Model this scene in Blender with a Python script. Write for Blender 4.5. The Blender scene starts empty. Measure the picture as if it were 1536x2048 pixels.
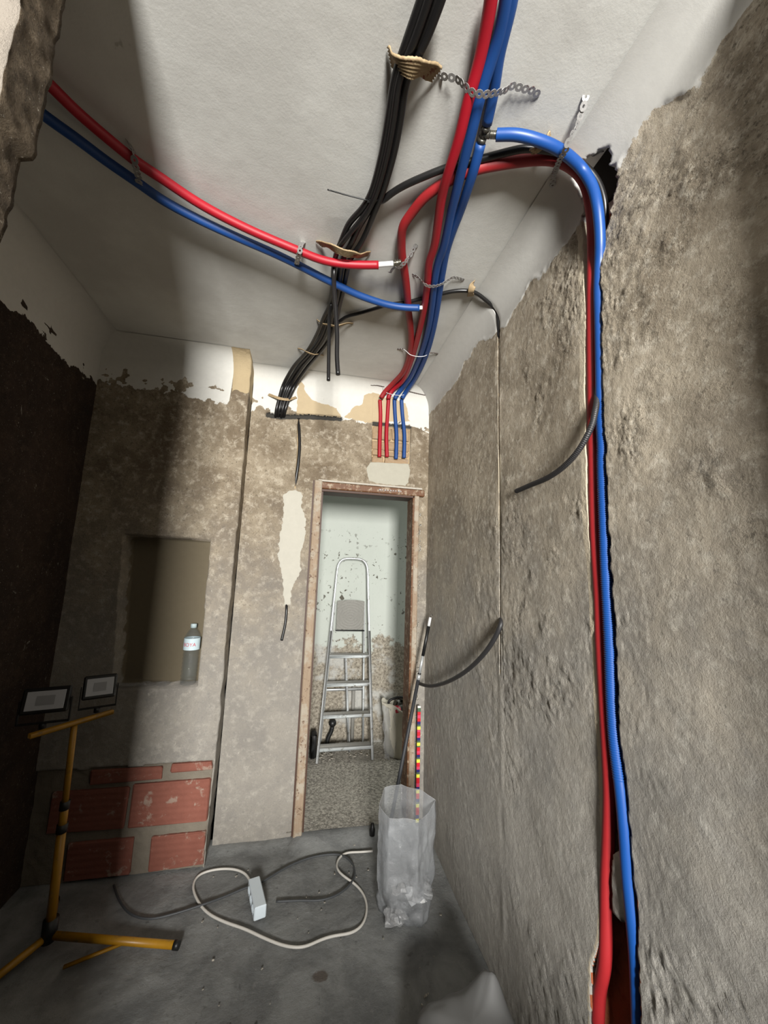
import bpy, math, random
import numpy as np
from mathutils import Vector, Matrix

random.seed(7)
SC = bpy.context.scene
COL = SC.collection

def lin(r, g=None, b=None):
    if g is None: g = b = r
    f = lambda c: (c/255/12.92) if c/255 <= .04045 else ((c/255+.055)/1.055)**2.4
    return (f(r), f(g), f(b), 1.0)

# ------------------------------------------------------------------ camera
cam_data = bpy.data.cameras.new('camera')
cam_data.sensor_fit = 'HORIZONTAL'; cam_data.sensor_width = 36
cam_data.lens = 760/1536*36
cam_data.clip_start = .02
cam = bpy.data.objects.new('camera', cam_data); COL.objects.link(cam)
yaw, pitch, roll = (math.radians(a) for a in (11.6, 8.65, 1.9))
fw = Vector((math.sin(yaw)*math.cos(pitch), math.cos(yaw)*math.cos(pitch), math.sin(pitch)))
r0 = Vector((math.cos(yaw), -math.sin(yaw), 0)); u0 = r0.cross(fw)
rr = math.cos(roll)*r0 + math.sin(roll)*u0
uu = -math.sin(roll)*r0 + math.cos(roll)*u0
M = Matrix((rr, uu, -fw)).transposed().to_4x4(); M.translation = (0, 0, 1.52)
cam.matrix_world = M
SC.camera = cam

# ------------------------------------------------------------------ world, lights, exposure
world = bpy.data.worlds.new('world'); SC.world = world; world.use_nodes = True
world.node_tree.nodes['Background'].inputs[0].default_value = (.80, .90, 1.0, 1)
world.node_tree.nodes['Background'].inputs[1].default_value = .0
SC.view_settings.view_transform = 'Standard'; SC.view_settings.look = 'None'
SC.view_settings.gamma = 1; SC.view_settings.use_curve_mapping = False
SC.view_settings.exposure = 0

def area(name, loc, target, sx, sy, power, color):
    l = bpy.data.lights.new(name, 'AREA'); l.shape = 'RECTANGLE'; l.size = sx; l.size_y = sy
    l.energy = power; l.color = color
    o = bpy.data.objects.new(name, l); COL.objects.link(o); o.location = loc
    d = Vector(target)-Vector(loc); o.rotation_euler = d.to_track_quat('-Z', 'Y').to_euler()
    return o
# daylight from the window of the room behind the camera
area('window_daylight', (-.04, -3.0, 1.80), (.12, 2.4, 1.65), .66, 1.0, 530, (1.0, .985, .95))
# daylight reaching the passage behind the door from its right-hand end
area('passage_daylight', (2.3, 3.0, 1.35), (.3, 3.35, 1.15), .7, 1.3, 14, (.97, 1.0, .96))

ZC, XR, YB, YA, XA, XL = 2.77, .805, 2.45, 2.30, -.39, -1.20
RC = .12          # cove radius

# ------------------------------------------------------------------ world-space measurements (metres)
TUBES = {'red_main':[(0.312,0.57,2.74),(0.319,0.59,2.74),(0.337,0.68,2.735),(0.341,0.764,2.72),(0.348,0.828,2.71),(0.352,0.92,2.705),(0.36,0.997,2.71),(0.404,1.199,2.72),(0.411,1.28,2.725),(0.443,1.397,2.73),(0.482,1.574,2.735),(0.527,1.85,2.745),(0.549,2.025,2.75),(0.56,2.292,2.753),(0.523,2.379,2.737),(0.498,2.405,2.699),(0.501,2.414,2.682)],
'red_main_drop':[(0.504,2.428,2.692),(0.503,2.44,2.576),(0.5,2.44,2.432),(0.509,2.44,2.277)],
'red_loop':[(0.823,1.03,0.371),(0.823,1.017,0.456),(0.816,0.985,0.547),(0.816,0.973,0.652),(0.816,0.964,0.754),(0.816,0.953,0.836),(0.816,0.939,0.967),(0.816,0.938,1.07),(0.816,0.94,1.233),(0.816,0.941,1.347),(0.816,0.938,1.466),(0.816,0.941,1.589),(0.816,0.941,1.673),(0.816,0.935,1.825),(0.816,0.931,1.944),(0.816,0.924,2.064),(0.816,0.918,2.187),(0.816,0.91,2.311),(0.813,0.898,2.42),(0.809,0.886,2.495),(0.79,0.86,2.57),(0.783,0.857,2.644),(0.766,0.852,2.698),(0.736,0.847,2.727),(0.699,0.846,2.743),(0.645,0.846,2.745),(0.575,0.868,2.748),(0.503,0.897,2.748),(0.451,0.921,2.748),(0.396,0.959,2.748),(0.353,1,2.748),(0.316,1.05,2.748),(0.289,1.121,2.748),(0.274,1.166,2.745),(0.288,1.242,2.748),(0.303,1.293,2.748),(0.335,1.371,2.748),(0.374,1.477,2.748),(0.415,1.599,2.748),(0.462,1.728,2.748),(0.503,1.865,2.75),(0.531,2.017,2.752),(0.538,2.171,2.753),(0.51,2.325,2.752),(0.464,2.396,2.712),(0.448,2.414,2.682)],
'red_loop_drop':[(0.444,2.428,2.673),(0.454,2.44,2.571),(0.455,2.44,2.427),(0.457,2.44,2.272)],
'blue_main':[(0.345,0.565,2.745),(0.352,0.585,2.745),(0.366,0.644,2.745),(0.367,0.695,2.74),(0.369,0.747,2.73),(0.377,0.805,2.72),(0.385,0.875,2.715),(0.401,0.978,2.715),(0.415,1.063,2.72),(0.44,1.196,2.725),(0.447,1.277,2.73),(0.466,1.371,2.73),(0.503,1.512,2.735),(0.54,1.666,2.74),(0.57,1.839,2.745),(0.591,2.031,2.75),(0.6,2.24,2.753),(0.579,2.368,2.743),(0.55,2.402,2.704),(0.546,2.412,2.686)],
'blue_main_drop':[(0.546,2.428,2.69),(0.556,2.44,2.583),(0.571,2.44,2.44),(0.572,2.44,2.269)],
'blue_second_a':[(0.358,0.565,2.75),(0.366,0.585,2.75),(0.375,0.63,2.75),(0.384,0.678,2.75),(0.399,0.721,2.75),(0.412,0.771,2.748),(0.419,0.806,2.745)],
'blue_second_b':[(0.423,0.852,2.74),(0.428,0.901,2.725),(0.437,0.979,2.725),(0.447,1.062,2.735),(0.453,1.144,2.74),(0.465,1.235,2.745),(0.487,1.333,2.748),(0.513,1.441,2.748),(0.548,1.578,2.75),(0.583,1.738,2.75),(0.611,1.904,2.752),(0.629,2.085,2.753),(0.633,2.272,2.753),(0.612,2.383,2.729),(0.595,2.408,2.695)],
'blue_second_drop':[(0.596,2.428,2.696),(0.609,2.44,2.589),(0.627,2.44,2.446),(0.628,2.44,2.281)],
'tee':[(0.419,0.806,2.745),(0.421,0.829,2.742),(0.423,0.852,2.74)],
'tee_arm':[(0.421,0.829,2.742),(0.438,0.825,2.74),(0.455,0.818,2.735)],
'blue_branch':[(0.454,0.818,2.735),(0.503,0.799,2.725),(0.557,0.79,2.715),(0.619,0.792,2.71),(0.679,0.806,2.71),(0.727,0.817,2.696),(0.753,0.814,2.646),(0.765,0.812,2.582),(0.78,0.824,2.533),(0.793,0.839,2.491),(0.809,0.863,2.441),(0.811,0.873,2.366),(0.812,0.877,2.287),(0.812,0.882,2.165),(0.812,0.888,2.047),(0.812,0.892,1.969),(0.812,0.893,1.892),(0.812,0.897,1.836),(0.812,0.902,1.669),(0.812,0.905,1.548),(0.812,0.905,1.43),(0.812,0.906,1.316),(0.812,0.909,1.206),(0.812,0.907,1.1),(0.812,0.896,0.99),(0.812,0.891,0.898),(0.812,0.889,0.807),(0.812,0.883,0.722),(0.817,0.885,0.633),(0.821,0.891,0.543),(0.821,0.893,0.493)],
'black_hook':[(0.84,0.931,2.212),(0.825,0.917,2.103),(0.801,0.892,2.026),(0.787,0.886,1.986),(0.779,0.891,1.948),(0.773,0.912,1.912),(0.769,0.946,1.88),(0.769,1.001,1.855),(0.771,1.081,1.839),(0.775,1.192,1.836),(0.779,1.291,1.834)],
'black_branch':[(0.149,1.09,2.742),(0.179,1.093,2.742),(0.2,1.065,2.744),(0.242,1.024,2.746),(0.306,0.977,2.748),(0.347,0.95,2.75),(0.456,0.892,2.75),(0.507,0.861,2.746),(0.555,0.835,2.742),(0.606,0.825,2.74),(0.666,0.822,2.74),(0.735,0.825,2.725),(0.775,0.824,2.692),(0.805,0.829,2.636),(0.825,0.848,2.583),(0.835,0.878,2.477)],
'black_thin':[(0.047,1.861,2.75),(0.097,1.783,2.755),(0.13,1.735,2.758),(0.196,1.688,2.758),(0.268,1.632,2.758),(0.316,1.595,2.758),(0.38,1.568,2.758),(0.454,1.524,2.76),(0.529,1.472,2.76),(0.585,1.438,2.76),(0.646,1.42,2.758),(0.69,1.426,2.756),(0.735,1.439,2.742),(0.793,1.465,2.729),(0.807,1.46,2.672),(0.817,1.482,2.538)],
'red_left':[(-0.742,0.939,2.73),(-0.709,0.988,2.73),(-0.686,1.022,2.73),(-0.621,1.084,2.725),(-0.573,1.129,2.725),(-0.515,1.166,2.725),(-0.453,1.209,2.725),(-0.384,1.247,2.725),(-0.265,1.289,2.72),(-0.179,1.31,2.715),(-0.091,1.329,2.71),(-0.017,1.347,2.708),(0.059,1.353,2.71),(0.147,1.345,2.715),(0.218,1.333,2.72)],
'red_left_core':[(0.208,1.335,2.72),(0.275,1.317,2.725)],
'red_left_fitting':[(0.274,1.317,2.725),(0.306,1.31,2.732)],
'blue_left':[(-0.803,1.032,2.73),(-0.769,1.065,2.73),(-0.726,1.099,2.73),(-0.671,1.149,2.73),(-0.6,1.201,2.728),(-0.542,1.247,2.728),(-0.436,1.298,2.728),(-0.317,1.342,2.728),(-0.187,1.385,2.728),(-0.093,1.419,2.725),(0.005,1.457,2.72),(0.077,1.486,2.72),(0.152,1.516,2.72),(0.228,1.536,2.72),(0.307,1.549,2.72),(0.382,1.547,2.72),(0.45,1.533,2.72)],
'blue_left_core':[(0.443,1.535,2.72),(0.463,1.529,2.722)],
'black_strand0':[(0.175,0.596,2.736),(0.172,0.618,2.736),(0.16,0.683,2.736),(0.147,0.759,2.736),(0.15,0.843,2.736),(0.151,0.943,2.736),(0.14,1.068,2.736),(0.121,1.125,2.736),(0.083,1.198,2.741),(0.063,1.274,2.736),(0.05,1.333,2.736),(0.045,1.407,2.741),(0.049,1.508,2.744),(0.048,1.633,2.744),(0.021,1.755,2.744),(-0.007,1.899,2.744),(-0.054,2.069,2.744),(-0.14,2.272,2.741),(-0.203,2.411,2.682),(-0.223,2.423,2.585),(-0.235,2.436,2.514),(-0.241,2.498,2.483)],
'black_strand1':[(0.188,0.591,2.728),(0.186,0.613,2.728),(0.175,0.678,2.728),(0.158,0.754,2.728),(0.163,0.837,2.728),(0.165,0.937,2.728),(0.155,1.061,2.728),(0.14,1.119,2.728),(0.117,1.192,2.733),(0.099,1.268,2.728),(0.081,1.326,2.728),(0.075,1.401,2.733),(0.077,1.501,2.736),(0.072,1.625,2.736),(0.057,1.749,2.736),(0.038,1.894,2.736),(-0.013,2.064,2.736),(-0.09,2.268,2.733),(-0.15,2.405,2.686),(-0.182,2.418,2.588),(-0.197,2.431,2.516),(-0.206,2.493,2.485)],
'black_strand2':[(0.206,0.596,2.74),(0.201,0.618,2.74),(0.189,0.684,2.74),(0.168,0.761,2.74),(0.172,0.845,2.74),(0.173,0.946,2.74),(0.161,1.072,2.74),(0.145,1.13,2.74),(0.121,1.204,2.745),(0.1,1.28,2.74),(0.08,1.339,2.74),(0.071,1.414,2.745),(0.071,1.515,2.748),(0.065,1.641,2.748),(0.045,1.764,2.748),(0.02,1.91,2.748),(-0.032,2.08,2.748),(-0.116,2.285,2.745),(-0.179,2.413,2.686),(-0.205,2.425,2.588),(-0.218,2.438,2.517),(-0.225,2.5,2.486)],
'black_strand3':[(0.216,0.592,2.734),(0.213,0.615,2.734),(0.201,0.68,2.734),(0.177,0.757,2.734),(0.183,0.841,2.734),(0.185,0.942,2.734),(0.174,1.067,2.734),(0.163,1.125,2.734),(0.153,1.199,2.739),(0.133,1.276,2.734),(0.11,1.335,2.734),(0.101,1.409,2.739),(0.098,1.51,2.742),(0.089,1.635,2.742),(0.081,1.76,2.742),(0.065,1.908,2.742),(0.01,2.078,2.742),(-0.067,2.285,2.739),(-0.127,2.406,2.69),(-0.163,2.421,2.592),(-0.18,2.434,2.52),(-0.19,2.496,2.489)],
'black_strand4':[(0.201,0.602,2.752),(0.198,0.625,2.752),(0.186,0.691,2.752),(0.166,0.768,2.752),(0.171,0.853,2.752),(0.172,0.956,2.752),(0.161,1.082,2.752),(0.145,1.141,2.752),(0.122,1.216,2.757),(0.102,1.293,2.752),(0.082,1.353,2.752),(0.075,1.428,2.757),(0.075,1.529,2.759),(0.07,1.656,2.759),(0.052,1.781,2.759),(0.03,1.929,2.759),(-0.022,2.101,2.759),(-0.104,2.31,2.757),(-0.166,2.418,2.691),(-0.194,2.432,2.593),(-0.209,2.445,2.521),(-0.216,2.507,2.49)],
'hang_a':[(0.158,1.071,2.73),(0.121,1.159,2.725),(0.079,1.237,2.72),(0.054,1.305,2.725),(0.045,1.356,2.725),(0.047,1.39,2.698),(0.053,1.385,2.602),(0.064,1.385,2.512),(0.073,1.385,2.421),(0.077,1.385,2.332),(0.085,1.385,2.26)],
'hang_b':[(0.06,1.473,2.735),(0.055,1.544,2.73),(0.05,1.625,2.73),(0.045,1.615,2.671),(0.049,1.615,2.564),(0.053,1.615,2.462),(0.058,1.615,2.349)],
'zip_tail':[(0,1.073,2.72),(0.057,1.081,2.725),(0.132,1.083,2.725)],
'wall_conduit_in':[(-0.092,2.47,2.49),(-0.083,2.45,2.407),(-0.073,2.446,2.304),(-0.074,2.448,2.171),(-0.081,2.46,2.074),(-0.08,2.48,2.012)],
'wall_conduit_out':[(-0.087,2.465,1.302),(-0.084,2.446,1.274),(-0.084,2.438,1.186),(-0.099,2.43,1.083)],
'low_hose':[(0.817,1.487,1.339),(0.797,1.451,1.323),(0.789,1.466,1.286),(0.78,1.504,1.234),(0.773,1.572,1.172),(0.767,1.685,1.094),(0.763,1.837,1.012),(0.76,2.028,0.929),(0.758,2.226,0.862),(0.755,2.454,0.815)],
'pole':[(0.522,2.238,0),(0.775,2.267,1.249)],
'white_cable':[(0.466,2.275,0.006),(0.397,2.278,0.006),(0.317,2.284,0.006),(0.275,2.243,0.006),(0.264,2.174,0.01),(0.298,2.114,0.012),(0.343,2.073,0.006),(0.378,1.997,0.006),(0.376,1.917,0.006),(0.343,1.849,0.006),(0.297,1.825,0.006),(0.226,1.826,0.006),(0.164,1.817,0.006),(0.103,1.797,0.006),(0.034,1.811,0.006),(-0.058,1.861,0.006),(-0.144,1.915,0.008),(-0.233,1.965,0.006),(-0.316,2.023,0.006),(-0.379,2.103,0.006),(-0.419,2.191,0.006),(-0.411,2.251,0.006),(-0.349,2.273,0.006),(-0.253,2.264,0.006),(-0.187,2.221,0.008),(-0.15,2.151,0.012),(-0.136,2.102,0.02)],
'black_cable':[(-0.781,2.25,0.006),(-0.72,2.157,0.006),(-0.638,2.071,0.006),(-0.549,2.032,0.006),(-0.453,2.043,0.006),(-0.356,2.059,0.012),(-0.258,2.099,0.006),(-0.175,2.131,0.008),(-0.108,2.152,0.006),(-0.018,2.213,0.006),(0.08,2.264,0.006),(0.184,2.287,0.006),(0.289,2.277,0.006),(0.34,2.213,0.012),(0.353,2.153,0.006),(0.328,2.076,0.012),(0.266,2.03,0.006),(0.183,2.007,0.006),(0.082,2.022,0.006),(-0.026,2.034,0.006)],
'rod':[(0.751,2.39,0.696),(0.755,2.39,0.2)]}
STRAPS = {'perf_main':[(0.264,0.756,2.77),(0.266,0.748,2.762),(0.282,0.743,2.758),(0.301,0.74,2.754),(0.315,0.731,2.73),(0.334,0.73,2.712),(0.352,0.725,2.704),(0.371,0.722,2.704),(0.391,0.721,2.712),(0.417,0.723,2.73),(0.436,0.727,2.75),(0.448,0.723,2.758),(0.476,0.723,2.76),(0.506,0.724,2.764),(0.533,0.732,2.769)],
'perf_branch':[(0.65,0.706,2.769),(0.651,0.711,2.76),(0.654,0.728,2.75),(0.655,0.741,2.74),(0.647,0.746,2.72),(0.637,0.748,2.7),(0.632,0.757,2.685),(0.638,0.774,2.685),(0.644,0.801,2.695),(0.663,0.845,2.72),(0.686,0.888,2.75),(0.703,0.917,2.76),(0.717,0.938,2.764)],
'perf_left':[(-0.595,1.112,2.769),(-0.579,1.103,2.74),(-0.567,1.096,2.704),(-0.572,1.123,2.7),(-0.579,1.154,2.708),(-0.585,1.175,2.708),(-0.612,1.24,2.75)],
'perf_mid':[(-0.08,1.35,2.769),(-0.084,1.31,2.72),(-0.086,1.304,2.692),(-0.092,1.333,2.692),(-0.099,1.381,2.704),(-0.107,1.45,2.74)],
'perf_fit':[(0.35,1.258,2.769),(0.342,1.272,2.76),(0.335,1.287,2.745),(0.319,1.288,2.72),(0.307,1.31,2.715),(0.297,1.338,2.725)],
'perf_tail':[(0.286,1.327,2.72),(0.281,1.362,2.74),(0.278,1.394,2.75),(0.271,1.402,2.76)],
'perf_lower':[(0.381,1.405,2.769),(0.397,1.399,2.76),(0.412,1.39,2.74),(0.427,1.381,2.714),(0.449,1.379,2.708),(0.473,1.373,2.71),(0.5,1.373,2.725),(0.525,1.368,2.745),(0.544,1.365,2.758),(0.567,1.367,2.762),(0.599,1.378,2.768)],
'wire_a':[(0.454,1.954,2.769),(0.476,1.936,2.762),(0.493,1.932,2.75),(0.516,1.929,2.73),(0.56,1.929,2.725),(0.602,1.921,2.73),(0.633,1.924,2.755),(0.658,1.929,2.762),(0.691,1.943,2.769)],
'wire_b_l':[(0.379,2.39,2.752),(0.415,2.383,2.753),(0.453,2.383,2.751)],
'wire_b_r':[(0.639,2.393,2.745),(0.703,2.399,2.741),(0.752,2.404,2.739)],
'wire_b_m':[(0.454,2.384,2.748),(0.467,2.378,2.714),(0.52,2.379,2.7),(0.591,2.38,2.706),(0.64,2.394,2.742)],
'band_top':[(0.13,0.743,2.767),(0.139,0.738,2.75),(0.152,0.727,2.722),(0.173,0.721,2.712),(0.195,0.722,2.718),(0.216,0.731,2.74),(0.235,0.741,2.755),(0.252,0.75,2.766)],
'band_mid':[(-0.019,1.34,2.767),(0,1.317,2.75),(0.023,1.296,2.725),(0.051,1.287,2.708),(0.08,1.29,2.704),(0.11,1.296,2.71),(0.137,1.317,2.73),(0.158,1.329,2.75),(0.178,1.337,2.766)],
'band_mid_end':[(0.078,1.27,2.715),(0.098,1.278,2.71),(0.13,1.298,2.74),(0.151,1.323,2.75),(0.175,1.338,2.76)],
'band_right':[(0.646,1.378,2.768),(0.642,1.38,2.75),(0.643,1.398,2.74),(0.664,1.448,2.758)],
'band_low':[(-0.008,1.806,2.766),(0.018,1.79,2.74),(0.05,1.764,2.72),(0.08,1.765,2.72),(0.117,1.772,2.74),(0.142,1.776,2.755),(0.169,1.79,2.767)],
'band_lower':[(-0.106,2.094,2.767),(-0.079,2.07,2.75),(-0.05,2.042,2.72),(-0.016,2.054,2.72),(0.009,2.076,2.74),(0.036,2.13,2.766)],
'band_wall':[(-0.292,2.447,2.625),(-0.254,2.42,2.604),(-0.214,2.405,2.588),(-0.171,2.408,2.588),(-0.141,2.43,2.609),(-0.117,2.446,2.627)],
'band_branch':[(0.613,0.803,2.768),(0.604,0.81,2.75),(0.588,0.81,2.725),(0.577,0.823,2.725),(0.571,0.838,2.74)]}
MASK = {'r_border':[(0.462,2.657),(0.502,2.646),(0.558,2.624),(0.626,2.694),(0.714,2.691),(0.813,2.652),(0.952,2.628),(1.055,2.626),(1.098,2.612),(1.207,2.649),(1.318,2.62),(1.4,2.607),(1.702,2.668),(1.829,2.654),(1.934,2.619),(2.426,2.607)],
'chase_l':[(0.937,2.879),(0.918,2.724),(0.917,2.594),(0.919,2.436),(0.923,2.302),(0.938,2.111),(0.946,1.924),(0.951,1.75),(0.95,1.653),(0.949,1.547),(0.945,1.415),(0.943,1.283),(0.944,1.158),(0.947,0.994),(0.956,0.847),(0.968,0.702),(0.981,0.602),(1.018,0.515),(1.035,0.369)],
'chase_r':[(0.8,2.646),(0.803,2.6),(0.81,2.557),(0.839,2.519),(0.856,2.45),(0.857,2.385),(0.86,2.258),(0.865,2.135),(0.869,2.016),(0.874,1.899),(0.875,1.813),(0.877,1.701),(0.88,1.547),(0.879,1.423),(0.883,1.297),(0.884,1.179),(0.88,1.049),(0.872,0.943),(0.869,0.858),(0.864,0.779),(0.863,0.68),(0.865,0.535)],
'hole':[(0.842,2.788),(0.855,2.754),(0.839,2.691),(0.801,2.639),(0.796,2.6),(0.814,2.56),(0.849,2.554),(0.883,2.65),(0.898,2.758)],
'slab':[(0.928,0.838),(0.899,0.852),(0.894,0.705),(0.917,0.692),(0.943,0.696),(0.938,0.79)],
'thin':[(1.461,2.839),(1.456,2.67),(1.46,2.523),(1.469,2.169),(1.467,1.9),(1.47,1.618),(1.478,1.312),(1.483,1.125)],
'slot':[(-0.282,2.49),(-0.21,2.485),(-0.019,2.508),(0.179,2.517)],
'slit':[(-0.091,2.482),(-0.075,2.272),(-0.076,2.105),(-0.083,2.012)],
'patch':[(-0.104,2.004),(-0.035,1.993),(-0.036,1.912),(-0.002,1.817),(-0.006,1.689),(-0.025,1.595),(-0.012,1.502),(-0.033,1.44),(-0.058,1.409),(-0.065,1.289),(-0.1,1.288),(-0.115,1.408),(-0.13,1.498),(-0.16,1.589),(-0.154,1.714),(-0.145,1.84),(-0.151,1.968)],
'patch_door':[(0.395,2.231),(0.412,2.243),(0.47,2.262),(0.532,2.268),(0.603,2.257),(0.656,2.251),(0.675,2.203),(0.667,2.115),(0.643,2.088),(0.469,2.089),(0.394,2.103),(0.374,2.177)],
'recess':[(0.401,2.547),(0.674,2.564),(0.674,2.246),(0.412,2.236)],
'gyp':[(0.213,2.528),(0.27,2.606),(0.317,2.638),(0.335,2.698),(0.394,2.721),(0.448,2.702),(0.591,2.702),(0.635,2.685),(0.648,2.598),(0.685,2.547),(0.402,2.514)],
'gyp2':[(-0.099,2.491),(-0.114,2.682),(-0.092,2.738),(-0.063,2.689),(-0.009,2.625),(0.075,2.6),(0.159,2.593),(0.179,2.524)],
'b_border':[(-0.381,2.492),(-0.342,2.582),(-0.248,2.491),(-0.167,2.552),(-0.02,2.535),(0.245,2.557),(0.453,2.546),(0.704,2.549),(0.776,2.595)],
'a_border':[(-1.244,2.577),(-1.189,2.54),(-1.059,2.513),(-0.929,2.506),(-0.716,2.519),(-0.605,2.512),(-0.486,2.489),(-0.48,2.69),(-0.379,2.688)],
'niche':[(-0.962,1.66),(-0.524,1.654),(-0.512,0.87),(-0.911,0.881)],
'brick_area':[(-1.035,0.498),(-0.405,0.504),(-0.394,-0.012),(-0.964,-0.018)],
'brick_rows_r':[(-0.405,0.504),(-0.399,0.444),(-0.398,0.403),(-0.387,0.212),(-0.394,0.162),(-0.395,-0.003)],
'brick_v':[(-0.794,0.39),(-0.764,0.23),(-0.747,0.162)]}
BARL, BARR, LAMPL, LAMPR = (-1.001, 1.836, 0.835), (-0.815, 2.079, 0.835), (-1.013, 1.936, 0.937), (-0.873, 2.059, 0.951)


# ------------------------------------------------------------------ numpy noise and distance helpers
_rng = np.random.RandomState(11)
_tab = _rng.rand(256, 256)
def vn(u, v, s, seed=0):
    u = u*s+seed*17.3; v = v*s+seed*31.7
    i = np.floor(u).astype(int); j = np.floor(v).astype(int)
    a = u-i; b = v-j; a = a*a*(3-2*a); b = b*b*(3-2*b)
    T = lambda x, y: _tab[x % 256, y % 256]
    return (T(i, j)*(1-a)*(1-b)+T(i+1, j)*a*(1-b)+T(i, j+1)*(1-a)*b+T(i+1, j+1)*a*b)-.5
def fbm(u, v, s, o=4, seed=0):
    r = 0; amp = 1
    for k in range(o):
        r = r+amp*vn(u, v, s*2**k, seed+k*3.1); amp *= .5
    return r
def sstep(x, a, b):
    t = np.clip((x-a)/(b-a), 0, 1); return t*t*(3-2*t)
def seg_dist(U, V, pts, closed):
    d = np.full(U.shape, 1e9); n = len(pts)
    for k in range(n if closed else n-1):
        ax, ay = pts[k]; bx, by = pts[(k+1) % n]
        dx, dy = bx-ax, by-ay; L = dx*dx+dy*dy+1e-12
        t = np.clip(((U-ax)*dx+(V-ay)*dy)/L, 0, 1)
        d = np.minimum(d, np.hypot(U-ax-t*dx, V-ay-t*dy))
    return d
def poly_sdf(U, V, pts):          # positive inside
    ins = np.zeros(U.shape, bool); n = len(pts)
    for k in range(n):
        ax, ay = pts[k]; bx, by = pts[(k+1) % n]
        if ay == by: continue
        c = ((ay > V) != (by > V)) & (U < (bx-ax)*(V-ay)/(by-ay)+ax)
        ins ^= c
    d = seg_dist(U, V, pts, True)
    return np.where(ins, d, -d)

# ------------------------------------------------------------------ object helpers
ORI = {}
def tag(o, label=None, cat=None, group=None, kind=None):
    if label: o['label'] = label
    if cat: o['category'] = cat
    if group: o['group'] = group
    if kind: o['kind'] = kind
    return o
def link(o, origin, parent):
    ORI[o] = Vector(origin)
    if parent is not None:
        o.parent = parent; o.location = Vector(origin)-ORI[parent]
    else:
        o.location = origin
    COL.objects.link(o)
    return o
def thing(name, label, cat, loc, group=None):
    o = bpy.data.objects.new(name, None); o.empty_display_size = .05
    link(o, loc, None); return tag(o, label, cat, group)
def mesh(name, V, F, mat, parent=None, smooth=True, attrs=None, origin=None, mats=None, midx=None):
    V = np.asarray(V, float)
    if origin is None:
        origin = (V[:, 0].mean(), V[:, 1].mean(), V[:, 2].min())
    me = bpy.data.meshes.new(name)
    me.from_pydata((V-np.array(origin)).tolist(), [], F if isinstance(F, list) else F.tolist())
    for m in (mats or [mat]): me.materials.append(m)
    if midx is not None: me.polygons.foreach_set('material_index', midx)
    if smooth: me.polygons.foreach_set('use_smooth', [True]*len(me.polygons))
    for k, a in (attrs or {}).items():
        at = me.attributes.new(k, 'FLOAT', 'POINT'); at.data.foreach_set('value', np.asarray(a, float).ravel())
    me.update()
    o = bpy.data.objects.new(name, me)
    return link(o, origin, parent)
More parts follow.
